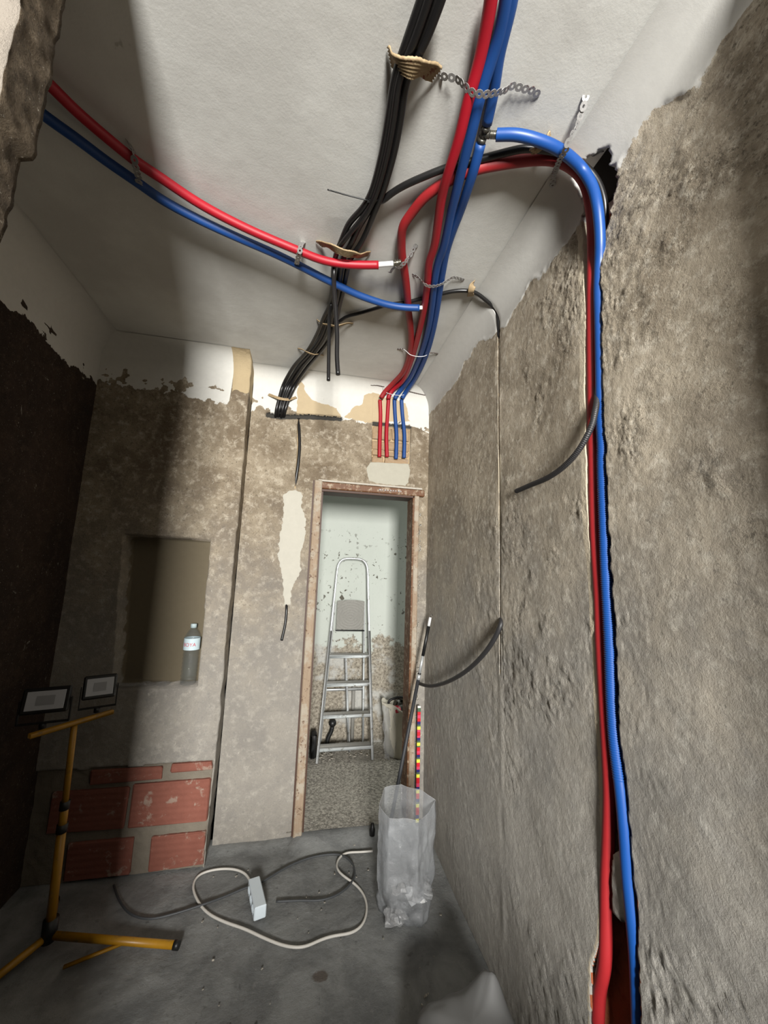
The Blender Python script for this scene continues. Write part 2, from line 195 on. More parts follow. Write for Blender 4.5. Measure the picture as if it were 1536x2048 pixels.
class MB:
    def __init__(s): s.v = []; s.f = []
    def add(s, V, F):
        n = len(s.v); s.v += [tuple(p) for p in V]; s.f += [tuple(i+n for i in f) for f in F]; return s
    def box(s, c, d, rot=None, bev=0):
        hx, hy, hz = d[0]/2, d[1]/2, d[2]/2
        if bev:
            b = min(bev, hx*.9, hy*.9, hz*.9); V = []
            for sx in (-1, 1):
                for sy in (-1, 1):
                    for sz in (-1, 1):
                        V += [(sx*hx, sy*(hy-b), sz*(hz-b)), (sx*(hx-b), sy*hy, sz*(hz-b)), (sx*(hx-b), sy*(hy-b), sz*hz)]
            ix = lambda a, b_, c_, k: ((a*2+b_)*2+c_)*3+k
            F = []
            for a in (0, 1):
                F.append([ix(a, 0, 0, 0), ix(a, 1, 0, 0), ix(a, 1, 1, 0), ix(a, 0, 1, 0)])
                F.append([ix(0, a, 0, 1), ix(1, a, 0, 1), ix(1, a, 1, 1), ix(0, a, 1, 1)])
                F.append([ix(0, 0, a, 2), ix(1, 0, a, 2), ix(1, 1, a, 2), ix(0, 1, a, 2)])
                for c_ in (0, 1):
                    F.append([ix(a, c_, 0, 0), ix(a, c_, 1, 0), ix(a, c_, 1, 1), ix(a, c_, 0, 1)])
                    F.append([ix(a, 0, c_, 0), ix(a, 1, c_, 0), ix(a, 1, c_, 2), ix(a, 0, c_, 2)])
                    F.append([ix(0, a, c_, 1), ix(1, a, c_, 1), ix(1, a, c_, 2), ix(0, a, c_, 2)])
                    for e in (0, 1): F.append([ix(a, c_, e, 0), ix(a, c_, e, 1), ix(a, c_, e, 2)])
        else:
            V = [(x, y, z) for x in (-hx, hx) for y in (-hy, hy) for z in (-hz, hz)]
            F = [(0, 1, 3, 2), (4, 6, 7, 5), (0, 4, 5, 1), (2, 3, 7, 6), (0, 2, 6, 4), (1, 5, 7, 3)]
        V = [Vector(p) for p in V]
        if rot is not None: V = [rot @ p for p in V]
        return s.add([p+Vector(c) for p in V], F)
    def bar(s, a, b, w, h, up=(0, 0, 1), bev=0):
        a, b = Vector(a), Vector(b); t = (b-a).normalized(); up = Vector(up)
        x = t.cross(up).normalized(); z = x.cross(t)
        return s.box((a+b)/2, (w, (b-a).length, h), Matrix((x, t, z)).transposed(), bev)
    def tube(s, pts, r, n=12, cap=True, rfun=None):
        pts = [Vector(p) for p in pts]
        T = [(pts[min(i+1, len(pts)-1)]-pts[max(i-1, 0)]).normalized() for i in range(len(pts))]
        ref = Vector((0, 0, 1)) if abs(T[0].z) < .9 else Vector((1, 0, 0))
        N = T[0].cross(ref).normalized(); V = []; F = []
        for i, p in enumerate(pts):
            N = (N-T[i]*N.dot(T[i])).normalized(); B = T[i].cross(N)
            rad = rfun(i) if rfun else r
            for k in range(n):
                a = 2*math.pi*k/n; V.append(p+(N*math.cos(a)+B*math.sin(a))*rad)
        for i in range(len(pts)-1):
            for k in range(n):
                k2 = (k+1) % n; F.append((i*n+k, i*n+k2, (i+1)*n+k2, (i+1)*n+k))
        if cap: F.append(tuple(range(n))[::-1]); F.append(tuple((len(pts)-1)*n+k for k in range(n)))
        return s.add(V, F)
    def lathe(s, prof, c, n=24, axis=None):
        V = []; F = []; c = Vector(c); R = axis or Matrix.Identity(3)
        for r, z in prof:
            for k in range(n):
                a = 2*math.pi*k/n; V.append(c+R @ Vector((r*math.cos(a), r*math.sin(a), z)))
        for i in range(len(prof)-1):
            for k in range(n):
                k2 = (k+1) % n; F.append((i*n+k, i*n+k2, (i+1)*n+k2, (i+1)*n+k))
        return s.add(V, F)
    def build(s, name, mat, parent=None, smooth=True, origin=None, **k):
        return mesh(name, s.v, s.f, mat, parent, smooth, origin=origin, **k)
def smooth_path(pts, step=.012):
    P = [Vector(p) for p in pts]
    P = [P[0]*2-P[1]]+P+[P[-1]*2-P[-2]]; out = []
    for i in range(1, len(P)-2):
        L = (P[i+1]-P[i]).length; n = max(1, int(round(L/step)))
        # centripetal catmull-rom keeps unevenly spaced points from overshooting
        t0 = 0; t1 = t0+max((P[i]-P[i-1]).length, 1e-4)**.5; t2 = t1+max(L, 1e-4)**.5; t3 = t2+max((P[i+2]-P[i+1]).length, 1e-4)**.5
        for k in range(n):
            t = t1+(t2-t1)*k/n
            A1 = P[i-1]*((t1-t)/(t1-t0))+P[i]*((t-t0)/(t1-t0))
            A2 = P[i]*((t2-t)/(t2-t1))+P[i+1]*((t-t1)/(t2-t1))
            A3 = P[i+1]*((t3-t)/(t3-t2))+P[i+2]*((t-t2)/(t3-t2))
            B1 = A1*((t2-t)/(t2-t0))+A2*((t-t0)/(t2-t0)); B2 = A2*((t3-t)/(t3-t1))+A3*((t-t1)/(t3-t1))
            out.append(B1*((t2-t)/(t2-t1))+B2*((t-t1)/(t2-t1)))
    out.append(P[-2]); return out
def relax(P, it=6):
    P = [Vector(p) for p in P]
    for _ in range(it):
        P = [P[0]]+[(P[i-1]+P[i]*2+P[i+1])/4 for i in range(1, len(P)-1)]+[P[-1]]
    return P

# ------------------------------------------------------------------ materials
class N:
    def __init__(s, name):
        s.m = bpy.data.materials.new(name); s.m.use_nodes = True
        s.t = s.m.node_tree; s.b = s.t.nodes['Principled BSDF']; s.out = s.t.nodes['Material Output']
        s.pos = s.t.nodes.new('ShaderNodeTexCoord').outputs['Object']
        s.geo = s.t.nodes.new('ShaderNodeNewGeometry').outputs['Position']
    def new(s, typ): return s.t.nodes.new(typ)
    def L(s, a, b): s.t.links.new(a, b)
    def noise(s, scale, detail=4, rough=.55, co=None, dist=0, stretch=None):
        n = s.new('ShaderNodeTexNoise'); n.inputs['Scale'].default_value = scale
        n.inputs['Detail'].default_value = detail; n.inputs['Roughness'].default_value = rough
        n.inputs['Distortion'].default_value = dist
        c = co or s.geo
        if stretch:
            mp = s.new('ShaderNodeMapping'); mp.inputs['Scale'].default_value = stretch
            s.L(c, mp.inputs['Vector']); c = mp.outputs[0]
        s.L(c, n.inputs['Vector']); return n.outputs['Fac']
    def voronoi(s, scale, feature='F1'):
        n = s.new('ShaderNodeTexVoronoi'); n.feature = feature; n.inputs['Scale'].default_value = scale
        s.L(s.geo, n.inputs['Vector']); return n.outputs['Distance']
    def rng(s, x, a, b, c=0., d=1., smooth=True):
        n = s.new('ShaderNodeMapRange'); n.interpolation_type = 'SMOOTHSTEP' if smooth else 'LINEAR'
        for k, v in zip(('From Min', 'From Max', 'To Min', 'To Max'), (a, b, c, d)): n.inputs[k].default_value = v
        s.L(x, n.inputs['Value']); return n.outputs['Result']
    def math(s, op, a, b=None):
        n = s.new('ShaderNodeMath'); n.operation = op
        for i, x in enumerate((a, b)):
            if x is None: continue
            if isinstance(x, (int, float)): n.inputs[i].default_value = x
            else: s.L(x, n.inputs[i])
        return n.outputs[0]
    def mix(s, f, a, b):
        n = s.new('ShaderNodeMix'); n.data_type = 'RGBA'
        for i, x in ((0, f), (6, a), (7, b)):
            if isinstance(x, (int, float)): n.inputs[i].default_value = x
            elif isinstance(x, tuple): n.inputs[i].default_value = x
            else: s.L(x, n.inputs[i])
        return n.outputs[2]
    def attr(s, name):
        n = s.new('ShaderNodeAttribute'); n.attribute_name = name; return n.outputs['Fac']
    def xyz(s, i):
        n = s.new('ShaderNodeSeparateXYZ'); s.L(s.geo, n.inputs[0]); return n.outputs[i]
    def bump(s, h, strength, dist=.004, prev=None):
        n = s.new('ShaderNodeBump'); n.inputs['Strength'].default_value = strength; n.inputs['Distance'].default_value = dist
        s.L(h, n.inputs['Height'])
        if prev is not None: s.L(prev, n.inputs['Normal'])
        return n.outputs[0]
    def done(s, col=None, rough=None, nor=None, metal=0, spec=None):
        for k, x in (('Base Color', col), ('Roughness', rough), ('Normal', nor)):
            if x is None: continue
            if isinstance(x, (int, float, tuple)): s.b.inputs[k].default_value = x
            else: s.L(x, s.b.inputs[k])
        s.b.inputs['Metallic'].default_value = metal
        if spec is not None: s.b.inputs['Specular IOR Level'].default_value = spec
        return s.m
def plain(name, col, rough=.5, metal=0, var=.12, scale=40, bump=.15, dirt=None, spec=None):
    n = N(name); f = n.noise(scale, 5, .6)
    dk = tuple(c*(1-var) for c in col[:3])+(1,); lt = tuple(min(1, c*(1+var)) for c in col[:3])+(1,)
    c = n.mix(f, dk, lt)
    if dirt:
        c = n.mix(n.rng(n.noise(dirt[1], 6, .7), .55, .68), c, dirt[0])
    return n.done(c, rough, n.bump(f, bump, .002), metal, spec)

def plaster(name, dark, mid, light, layers=(), grain=1., top=None, rubs=True, crusted=False):
    """bare cement render; layers = (attribute, colour, edge noise amplitude, noise scale)"""
    n = N(name)
    a = n.noise(4.5, 6, .62, dist=.3); b = n.noise(26, 6, .7); c = n.noise(150, 4, .7)
    col = n.mix(n.rng(a, .34, .66), dark, mid)
    col = n.mix(n.math('MULTIPLY', n.rng(b, .47, .72), .75), col, light)
    col = n.mix(n.math('MULTIPLY', n.rng(n.noise(55, 6, .75), .55, .68), .62), col, tuple(x*.50 for x in dark[:3])+(1,))
    pits = n.math('MULTIPLY', n.rng(n.noise(125, 4, .7), .56, .64), .5)
    if crusted:
        pits = n.math('MULTIPLY', n.math('MULTIPLY', n.rng(n.noise(95, 5, .72), .53, .62), .75), n.attr('crusty'))
        col = n.mix(n.math('MULTIPLY', n.math('MULTIPLY', n.rng(n.noise(80, 4, .72, co=None, dist=.3), .56, .66), .6), n.attr('crusty')), col, light)
    col = n.mix(pits, col, tuple(x*.45 for x in dark[:3])+(1,))
    if top is not None:          # browner render higher up the wall, greyer below
        z = n.math('ADD', n.xyz(2), n.math('MULTIPLY', n.math('SUBTRACT', a, .5), 1.2))
        col = n.mix(n.rng(z, .7, 2.1), n.mix(.6, col, top), col)
    if rubs:
        col = n.mix(n.math('MULTIPLY', n.rng(n.noise(18, 6, .8, dist=1.2, stretch=(1.3, 1.3, .6)), .63, .70), .6), col, lin(196, 190, 176))
    col = n.mix(n.rng(c, .62, .80), col, lin(205, 198, 182))
    h1 = n.noise(60, 8, .72); h2 = n.noise(210, 3, .7)
    rough = .92; pf = None
    for at, colr, amp, sc in layers:
        e = n.attr(at)
        e = n.math('ADD', e, n.math('MULTIPLY', n.math('SUBTRACT', n.noise(sc, 6, .7), .5), amp))
        f = n.rng(e, -.0012, .0012)
        cc = n.mix(n.noise(35, 5, .6), tuple(x*.86 for x in colr[:3])+(1,), colr)
        col = n.mix(f, col, cc)
        if at in ('paint', 'smooth', 'white', 'grey'): pf = f if pf is None else n.math('MAXIMUM', pf, f)
    if crusted: grain = grain*1.15
    nb = n.bump(h1, .55*grain, .010)
    nb2 = n.bump(h2, .45*grain, .003, nb)
    if pf is not None:
        k = n.rng(pf, 0, 1, 1, .12, False)
        if crusted: k = n.math('MULTIPLY', k, n.rng(n.attr('crusty'), 0, 1, .50, 1.15, False))
        for nd, st in ((nb.node, .55*grain), (nb2.node, .45*grain)): n.L(n.math('MULTIPLY', k, st), nd.inputs['Strength'])
    return n.done(col, rough, nb2, spec=.2)

PAINT = lin(198, 196, 190)
WALLC = (lin(110, 97, 80), lin(146, 134, 115), lin(186, 176, 158))
m_right = plaster('render_right', lin(140, 129, 112), lin(174, 163, 145), lin(206, 198, 182),
    [('cutf', lin(190, 170, 140), .004, 120), ('deep', lin(150, 84, 56), .008, 60), ('fill_lit_edge', lin(196, 184, 162), .014, 60), ('paint', PAINT, .055, 16), ('hole', lin(32, 28, 25), .006, 60)], 1.0, top=lin(158, 158, 156), crusted=True)
m_back = plaster('render_back', *WALLC,
    [('paint', lin(208, 206, 199), .10, 17), ('gyp', lin(182, 164, 134), .016, 40), ('gyp2', lin(182, 164, 134), .020, 40),
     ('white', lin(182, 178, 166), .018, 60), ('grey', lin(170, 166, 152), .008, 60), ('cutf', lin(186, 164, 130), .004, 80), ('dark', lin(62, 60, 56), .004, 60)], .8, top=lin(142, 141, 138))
m_backl = plaster('render_back_left', *WALLC,
    [('paint', lin(208, 206, 199), .10, 17), ('gyp', lin(176, 158, 126), .014, 40), ('mortar', lin(120, 112, 100), .004, 60), ('smooth', lin(104, 95, 78), .006, 40)], .8, top=lin(142, 141, 138))
m_left = plaster('render_left_shaded', lin(44, 35, 30), lin(58, 46, 38), lin(74, 60, 50), [('paint', PAINT, .09, 17)], .8)  # darker than the other walls, shade put into its colour
m_jamb = plaster('render_jamb', lin(62, 53, 42), lin(80, 69, 55), lin(104, 92, 76), [('pale', lin(136, 128, 118), .02, 22)], 1.2)  # paler front face, dark free end: lit and shaded sides put into colour

def mk_ceiling():
    n = N('ceiling_paint'); a = n.noise(2.2, 5, .6); b = n.noise(9, 6, .6)
    col = n.mix(n.rng(a, .35, .65), lin(190, 188, 182), lin(207, 206, 200))
    spots = n.rng(n.noise(13, 3, .6, dist=.4), .735, .765)
    col = n.mix(n.math('MULTIPLY', spots, .5), col, lin(140, 134, 124))
    nb = n.bump(b, .16, .010); nb = n.bump(n.noise(160, 3, .6), .12, .002, nb)
    return n.done(col, .75, nb, spec=.25)
m_ceil = mk_ceiling()
def mk_floor():
    n = N('cement_floor'); a = n.noise(5, 6, .65, dist=.4); b = n.noise(32, 7, .72)
    col = n.mix(n.rng(a, .32, .68), lin(106, 107, 106), lin(136, 137, 135))
    col = n.mix(n.math('MULTIPLY', n.rng(b, .56, .70), .5), col, lin(138, 138, 135))
    col = n.mix(n.math('MULTIPLY', n.rng(n.noise(22, 6, .75), .58, .70), .55), col, lin(74, 72, 70))
    e = n.attr('stain'); e = n.math('ADD', e, n.math('MULTIPLY', n.math('SUBTRACT', n.noise(50, 4, .7), .5), .02))
    col = n.mix(n.math('MULTIPLY', n.rng(e, -.006, .006), .8), col, lin(84, 74, 66))
    nb = n.bump(n.noise(45, 8, .7), .5, .010); nb = n.bump(n.noise(220, 3, .7), .35, .002, nb)
    return n.done(col, .88, nb, spec=.2)
m_floor = mk_floor()
def mk_terrazzo():
    n = N('gritty_floor'); a = n.noise(70, 6, .8); b = n.noise(7, 4, .6)
    col = n.mix(n.rng(a, .40, .62), lin(104, 100, 92), lin(196, 190, 178))
    col = n.mix(n.rng(b, .4, .7), col, n.mix(.5, col, lin(158, 154, 144)))
    return n.done(col, .9, n.bump(a, .6, .006))
m_terr = mk_terrazzo()
def mk_beyond():
    n = N('passage_wall'); z = n.xyz(2); x = n.xyz(0)
    a = n.noise(3, 5, .6)
    col = n.mix(a, lin(172, 177, 169), lin(188, 192, 185))
    sp = n.rng(n.noise(24, 4, .62, dist=.5), .60, .63)
    area_ = n.math('MULTIPLY', n.rng(n.noise(3.3, 2, .5), .42, .55), n.rng(z, 1.75, 1.95, 1, 0))
    col = n.mix(n.math('MULTIPLY', sp, area_), col, lin(82, 78, 68))
    low = n.mix(n.rng(n.noise(46, 6, .8), .30, .70), lin(74, 64, 52), lin(180, 172, 156))
    low = n.mix(n.math('MULTIPLY', n.rng(n.noise(5, 5, .6), .5, .62), .7), low, lin(180, 180, 176))
    e = n.math('ADD', n.math('SUBTRACT', .86, z), n.math('MULTIPLY', n.math('SUBTRACT', n.noise(6, 7, .7), .5), .75))
    col = n.mix(n.rng(e, -.02, .03), col, low)
    return n.done(col, .85, n.bump(n.noise(60, 6, .7), .3, .006))
m_beyond = mk_beyond()
def mk_brick(name, a, b):
    n = N(name); f = n.noise(30, 6, .65)
    col = n.mix(f, a, b)
    w = n.new('ShaderNodeTexWave'); w.wave_type = 'BANDS'; w.bands_direction = 'Z'
    w.inputs['Scale'].default_value = 11; w.inputs['Distortion'].default_value = .6; n.L(n.geo, w.inputs['Vector'])
    col = n.mix(n.math('MULTIPLY', n.rng(n.noise(14, 5, .7), .56, .66), .6), col, lin(150, 138, 124))
    nb = n.bump(w.outputs['Fac'], .25, .004); nb = n.bump(n.noise(90, 5, .7), .4, .003, nb)
    return n.done(col, .85, nb)
m_brick = mk_brick('terracotta', lin(106, 60, 48), lin(130, 78, 63))
m_brick2 = mk_brick('pale_brick', lin(112, 88, 66), lin(176, 152, 120))
def mk_wood():
    n = N('worn_wood'); g = n.noise(14, 6, .6, stretch=(9, 9, .9), dist=.5)
    col = n.mix(g, lin(70, 42, 26), lin(118, 78, 44))
    col = n.mix(n.math('MULTIPLY', n.rng(n.noise(26, 6, .75), .50, .62), .85), col, lin(156, 140, 118))
    return n.done(col, .6, n.bump(g, .4, .004))
m_wood = mk_wood()
def mk_wood2():
    n = N('plaster_smeared_wood'); g = n.noise(14, 6, .6, stretch=(9, 9, .9), dist=.5)
    col = n.mix(g, lin(122, 100, 80), lin(160, 142, 120))
    col = n.mix(n.rng(n.noise(9, 6, .75), .44, .60), col, lin(156, 146, 130))
    col = n.mix(n.rng(n.noise(40, 6, .75), .56, .66), col, lin(86, 58, 38))
    return n.done(col, .75, n.bump(g, .4, .004))
m_wood2 = mk_wood2()
m_woodk = plain('dark_wood_edge', lin(66, 42, 28), .6)
m_red = plain('red_foam_sleeve', lin(152, 12, 30), .5, var=.10, scale=25, bump=.10)
m_red2 = plain('dull_red_foam_sleeve', lin(140, 26, 30), .55, var=.12, scale=25, bump=.10)
m_blue = plain('blue_foam_sleeve', lin(18, 62, 122), .5, var=.08, scale=25, bump=.10)
m_blue2 = plain('light_blue_sleeve', lin(18, 66, 132), .42, var=.06, scale=25, bump=.06)
m_black = plain('black_conduit', lin(24, 23, 23), .34, var=.2, scale=30, bump=.1)
m_hose = plain('dusty_black_conduit', lin(40, 39, 40), .5, var=.2, scale=30, bump=.1)
m_pex = plain('white_plastic_pipe', lin(214, 214, 214), .35, var=.03)
m_steel = plain('galvanised_strap', lin(150, 148, 146), .42, .45, var=.2, scale=120, bump=.3, dirt=(lin(92, 30, 26), 35))
m_dsteel = plain('dull_strap', lin(90, 80, 76), .45, .5, var=.25, scale=120, bump=.3, dirt=(lin(92, 30, 26), 35))
m_brass = plain('press_fitting', lin(140, 136, 124), .3, .9, var=.2, scale=60)
m_fitd = plain('dark_brass_fitting', lin(92, 90, 84), .35, .8, var=.25, scale=60)
m_alu = plain('dusty_aluminium', lin(196, 198, 198), .38, .55, var=.12, scale=50, bump=.2, dirt=(lin(130, 126, 116), 20))
m_alud = plain('dusty_tread', lin(134, 132, 126), .7, .1, var=.2, scale=70, bump=.4)
m_yel = plain('yellow_enamel', lin(156, 112, 18), .4, 0, var=.15, scale=20, dirt=(lin(120, 92, 40), 30))
m_blk = plain('black_plastic', lin(22, 22, 22), .45)
m_lens = plain('frosted_lamp_glass', lin(180, 182, 186), .35, var=.05)
m_lensd = plain('led_panel', lin(146, 147, 149), .35, var=.05)
m_wcab = plain('white_cable', lin(196, 192, 184), .5, var=.1, scale=30)
m_bcab = plain('grey_cable', lin(62, 64, 66), .55, var=.1, scale=30)
m_sock = plain('white_socket', lin(204, 214, 220), .4, var=.05, scale=20)
m_crop = plain('rubble_sack_cloth', lin(198, 192, 176), .85, var=.12, scale=14, bump=.6)
m_sackw = plain('white_plastic_sack', lin(104, 104, 103), .6, var=.10, scale=8, bump=.3)  # white sack greyed, its shade put into the base colour
m_mach = plain('red_tool_casing', lin(176, 28, 50), .35)
m_pole = plain('grey_pole', lin(40, 41, 44), .6)
m_rubble = plain('plaster_rubble', lin(176, 170, 158), .9, var=.25, scale=60, bump=.6)
def mk_band():
    n = N('tan_webbing'); g = n.noise(60, 4, .6)
    col = n.mix(g, lin(112, 90, 62), lin(186, 164, 128))
    col = n.mix(n.rng(n.noise(25, 4, .6), .60, .70), col, lin(110, 52, 32))
    return n.done(col, .7, n.bump(g, .4, .002))
m_band = mk_band()
def mk_clear(name, tint, alpha, rough):
    n = N(name)
    tr = n.new('ShaderNodeBsdfTransparent'); tr.inputs[0].default_value = (.93, .94, .95, 1)
    mx = n.new('ShaderNodeMixShader'); f = n.rng(n.noise(7, 3, .6), .3, .7, alpha-.10, alpha+.10)
    n.L(f, mx.inputs[0]); n.L(tr.outputs[0], mx.inputs[1]); n.L(n.b.outputs[0], mx.inputs[2]); n.L(mx.outputs[0], n.out.inputs[0])
    n.done(tint, rough, n.bump(n.noise(22, 6, .7, dist=1), .5, .01), spec=.9)
    return n.m
m_bag = mk_clear('clear_polythene', lin(158, 160, 162), .42, .30)
m_film = mk_clear('clear_film', lin(178, 178, 178), .35, .2)
m_pet = mk_clear('clear_bottle_plastic', lin(120, 126, 124), .16, .08)

# ------------------------------------------------------------------ relief surfaces
def grid(us, vs): return np.meshgrid(np.asarray(us), np.asarray(vs), indexing='ij')
def gfaces(nu, nv, keep=None, flip=False):
    i = np.arange(nu-1)[:, None]*nv+np.arange(nv-1)[None, :]
    q = np.stack([i, i+nv, i+nv+1, i+1], -1)
    if flip: q = q[..., ::-1]
    q = q.reshape(-1, 4)
    if keep is not None: q = q[keep.ravel()]
    return q
def spans(*parts):
    r = [parts[0][0]]
    for a, b, s in parts:
        n = max(1, int(round((b-a)/s))); r += list(np.linspace(a, b, n+1)[1:])
    return np.array(r)
def cove(v, z0, r=RC):
    th = np.clip((v-z0)/r, 0, math.pi/2)
    return r*(1-np.cos(th)), np.where(v < z0, v, z0+r*np.sin(th)), np.cos(th), -np.sin(th)
VTOP = ZC-RC+RC*math.pi/2
def crusty(U, V, seed=0):
    return sstep(fbm(U, V, 2.6, 4, seed)+.5*fbm(U, V, 13, 3, seed+8), -.22, .22)
def crust(U, V, amp=1., seed=0):
    big = crusty(U, V, seed)
    rough_ = fbm(U, V, 34, 4, seed+5)*.0045+np.abs(fbm(U, V, 62, 3, seed+9))*.0050
    return amp*(fbm(U, V, 3.2, 3, seed+2)*.010+big*rough_+fbm(U, V, 90, 2, seed+3)*.0010)
def border(U, V, pts, seed, rag=.02):
    p = sorted(pts); zz = np.interp(U, [a for a, _ in p], [b for _, b in p])
    return V-zz+fbm(U, V, 14, 3, seed)*rag

# ---- right wall: chased for the pipes, coved into the ceiling
us = spans((-.6, .36, .06), (.36, .78, .0075), (.78, 1.0, .003), (1.0, 1.445, .0065), (1.445, 1.50, .0025), (1.50, 2.49, .0075))
vs = spans((0, .45, .012), (.45, 2.45, .0075), (2.45, VTOP, .0045))
U, V = grid(us, vs)
inx, Z, cn, sn = cove(V, ZC-RC)
ragg = fbm(U, V, 60, 3, 4)
yl = np.interp(V, [p[1] for p in sorted(MASK['chase_l'], key=lambda q: q[1])], [p[0] for p in sorted(MASK['chase_l'], key=lambda q: q[1])])
yr = np.interp(V, [p[1] for p in sorted(MASK['chase_r'], key=lambda q: q[1])], [p[0] for p in sorted(MASK['chase_r'], key=lambda q: q[1])])
yl = yl-.004+vn(U*0, V, 14, 3)*.006; yr = yr+fbm(U*0, V, 30, 3, 8)*.010
ch = np.minimum(yl-U, U-yr); ch = np.where(V > 2.66, -.05, ch)
hole = poly_sdf(U, V, [(.90, 2.60), (.86, 2.56), (.80, 2.585), (.775, 2.66), (.79, 2.70), (.775, 2.74), (.84, 2.78), (.895, 2.76), (.90, 2.68)])+ragg*.012
slab = poly_sdf(U, V, MASK['slab'])
ty = np.interp(V, [p[1] for p in sorted(MASK['thin'], key=lambda q: q[1])], [p[0] for p in sorted(MASK['thin'], key=lambda q: q[1])])
tw = .0045+.0035*vn(V, U*0, 9, 5)+.006*sstep(-abs(V-2.62), -.10, 0)
th_ = tw-abs(U-ty); th_ = np.where((V < 1.12) | (V > 2.74), -.02, th_)
pb = border(U, V, MASK['r_border'], 21, .03)
h = crust(U, V, 1.0, 1)*(1-.6*sstep(U, 1.2, 1.9))*(1-sstep(pb, -.01, .02)*.96)+sstep(pb, -.004, .004)*.003
h = h*sstep(abs(U-ty), .0, .03)
deep = sstep(ch, -.001, .003)
h = h*(1-deep)-deep*(.056+fbm(U, V, 45, 3, 6)*.010)
h = np.where(slab > -.004, h*(1-sstep(slab, -.004, .002))+sstep(slab, -.004, .002)*(-.002+ragg*.003), h)
h = h-sstep(hole, -.002, .006)*.05*(1-deep)
h = h-sstep(th_, -.001, .002)*.010
cutf = np.where(ch > -.001, .02, -.02); cutf = np.maximum(cutf, np.where(th_ > 0, .02, -.02)*1.)
cutf = np.where((slab > 0) | (V < .80), -.02, cutf)
dp = np.where((h < -.038) & (ch > .002), .01, -.02); dp = np.where((V < .82) & (ch > -.004) & (slab < 0), .01, dp)
fill_lit_edge = np.maximum(.008-abs(seg_dist(U, V, [(1.461, 2.70), (1.456, 2.55), (1.460, 2.45)], False))*1.0,
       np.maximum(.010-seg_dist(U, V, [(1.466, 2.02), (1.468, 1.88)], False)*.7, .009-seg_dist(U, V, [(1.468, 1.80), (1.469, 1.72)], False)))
fill_lit_edge = np.maximum(fill_lit_edge, np.where(U > .89, .0135-abs(ch+.0105), -.02)-.010*(1-sstep(V, .78, .98)))  # pale strip beside the chase: its lit cut face painted on flat wall
X3 = np.stack([XR-(inx+h*cn), U, Z+h*sn], -1).reshape(-1, 3)
Fr = gfaces(len(us), len(vs))
wr = mesh('wall_right', X3, Fr, m_right, origin=(XR, 1, 0), attrs=dict(crusty=crusty(U, V, 1)*(1-.6*sstep(U, 1.2, 1.9)), paint=pb, cutf=cutf, deep=dp, fill_lit_edge=fill_lit_edge, hole=np.where(deep > .5, -.05, hole-.006)))
tag(wr, kind='structure')

# ---- back wall with door opening
DX0, DX1, DZ = .095, .695, 2.01
us = spans((XA, -.12, .008), (-.12, -.05, .003), (-.05, DX0, .0065), (DX0, .40, .006), (.40, .68, .0045), (.68, DX1, .007), (DX1, .83, .0075))
vs = spans((0, 1.2, .011), (1.2, DZ, .008), (DZ, 2.23, .006), (2.23, 2.56, .0035), (2.56, VTOP, .0045))
U, V = grid(us, vs)
inx, Z, cn, sn = cove(V, ZC-RC)
pb = border(U, V, [(XA, 2.50), (-.34, 2.56), (-.25, 2.49), (-.16, 2.53), (-.02, 2.53), (.18, 2.52), (.36, 2.50), (.55, 2.51), (.68, 2.49), (.83, 2.47)], 31, .05)
# flakes knocked out of the painted band
pb = pb-.10*sstep(fbm(U, V, 22, 4, 44), .30, .42)
pb = np.where((U < -.33) & (V > 2.52), pb-.12*sstep(fbm(U, V, 12, 3, 46), -.1, .15), pb)
slot = .018-seg_dist(U, V, MASK['slot'], False)+fbm(U, V, 50, 3, 3)*.006
sl = MASK['slit']; slx = np.interp(V, [p[1] for p in sorted(sl, key=lambda q: q[1])], [p[0] for p in sorted(sl, key=lambda q: q[1])])
slit = np.where((V > 2.01) & (V < 2.49), .010*sstep(-abs(V-2.27), -.26, -.12)+.002-abs(U-slx), -.02)
patch = poly_sdf(U, V, MASK['patch'])+fbm(U, V, 45, 3, 12)*.012
pdoor = poly_sdf(U, V, MASK['patch_door'])+fbm(U, V, 45, 3, 13)*.006
rec = poly_sdf(U, V, [(.402, 2.50), (.676, 2.50), (.674, 2.246), (.408, 2.236)])
gyp = poly_sdf(U, V, MASK['gyp'])+fbm(U, V, 16, 3, 14)*.03; gyp2 = poly_sdf(U, V, MASK['gyp2'])+fbm(U, V, 16, 3, 15)*.02
band = np.where((U > .40) & (U < .68), .012-abs(V-2.512), -.05)+fbm(U, V, 40, 2, 2)*.006
h = crust(U, V, .7, 51)*(1-.93*sstep(pb, -.01, .02))+.002*sstep(pb, -.003, .003)
for s_, a in ((patch, .003), (pdoor, .004), (gyp, .002), (gyp2, .002)): h = h*(1-.6*sstep(s_, -.002, .003))+sstep(s_, -.002, .003)*a
h = h-sstep(slot, -.002, .004)*.030-sstep(slit, -.001, .003)*.018
k = sstep(rec, -.001, .003); h = h*(1-k)-k*.030
h = h-sstep(band, -.002, .003)*.012
vx = np.exp(-((U-.405)/.0025)**2)*np.where((V > 2.05) & (V < 2.70), 1, 0); h = h-vx*.004
X3 = np.stack([U, YB-(inx+h*cn), Z+h*sn], -1).reshape(-1, 3)
um = (us[1:]+us[:-1])/2; vm = (vs[1:]+vs[:-1])/2
Um, Vm = grid(um, vm)
keep = ~((Um > DX0) & (Um < DX1) & (Vm < DZ) & (Vm > .0))
Fb = gfaces(len(us), len(vs), keep).tolist()
core = MB()
for a, b, c, d in ((XA, DX0, 0, 2.66), (DX1, 1.1, 0, 2.66), (DX0, DX1, DZ, 2.66)):
    core.box(((a+b)/2, YB+.075, (c+d)/2), (b-a, .06, d-c))
nv = len(X3); X3 = np.vstack([X3, np.array(core.v)]); Fb += [[i+nv for i in f] for f in core.f]
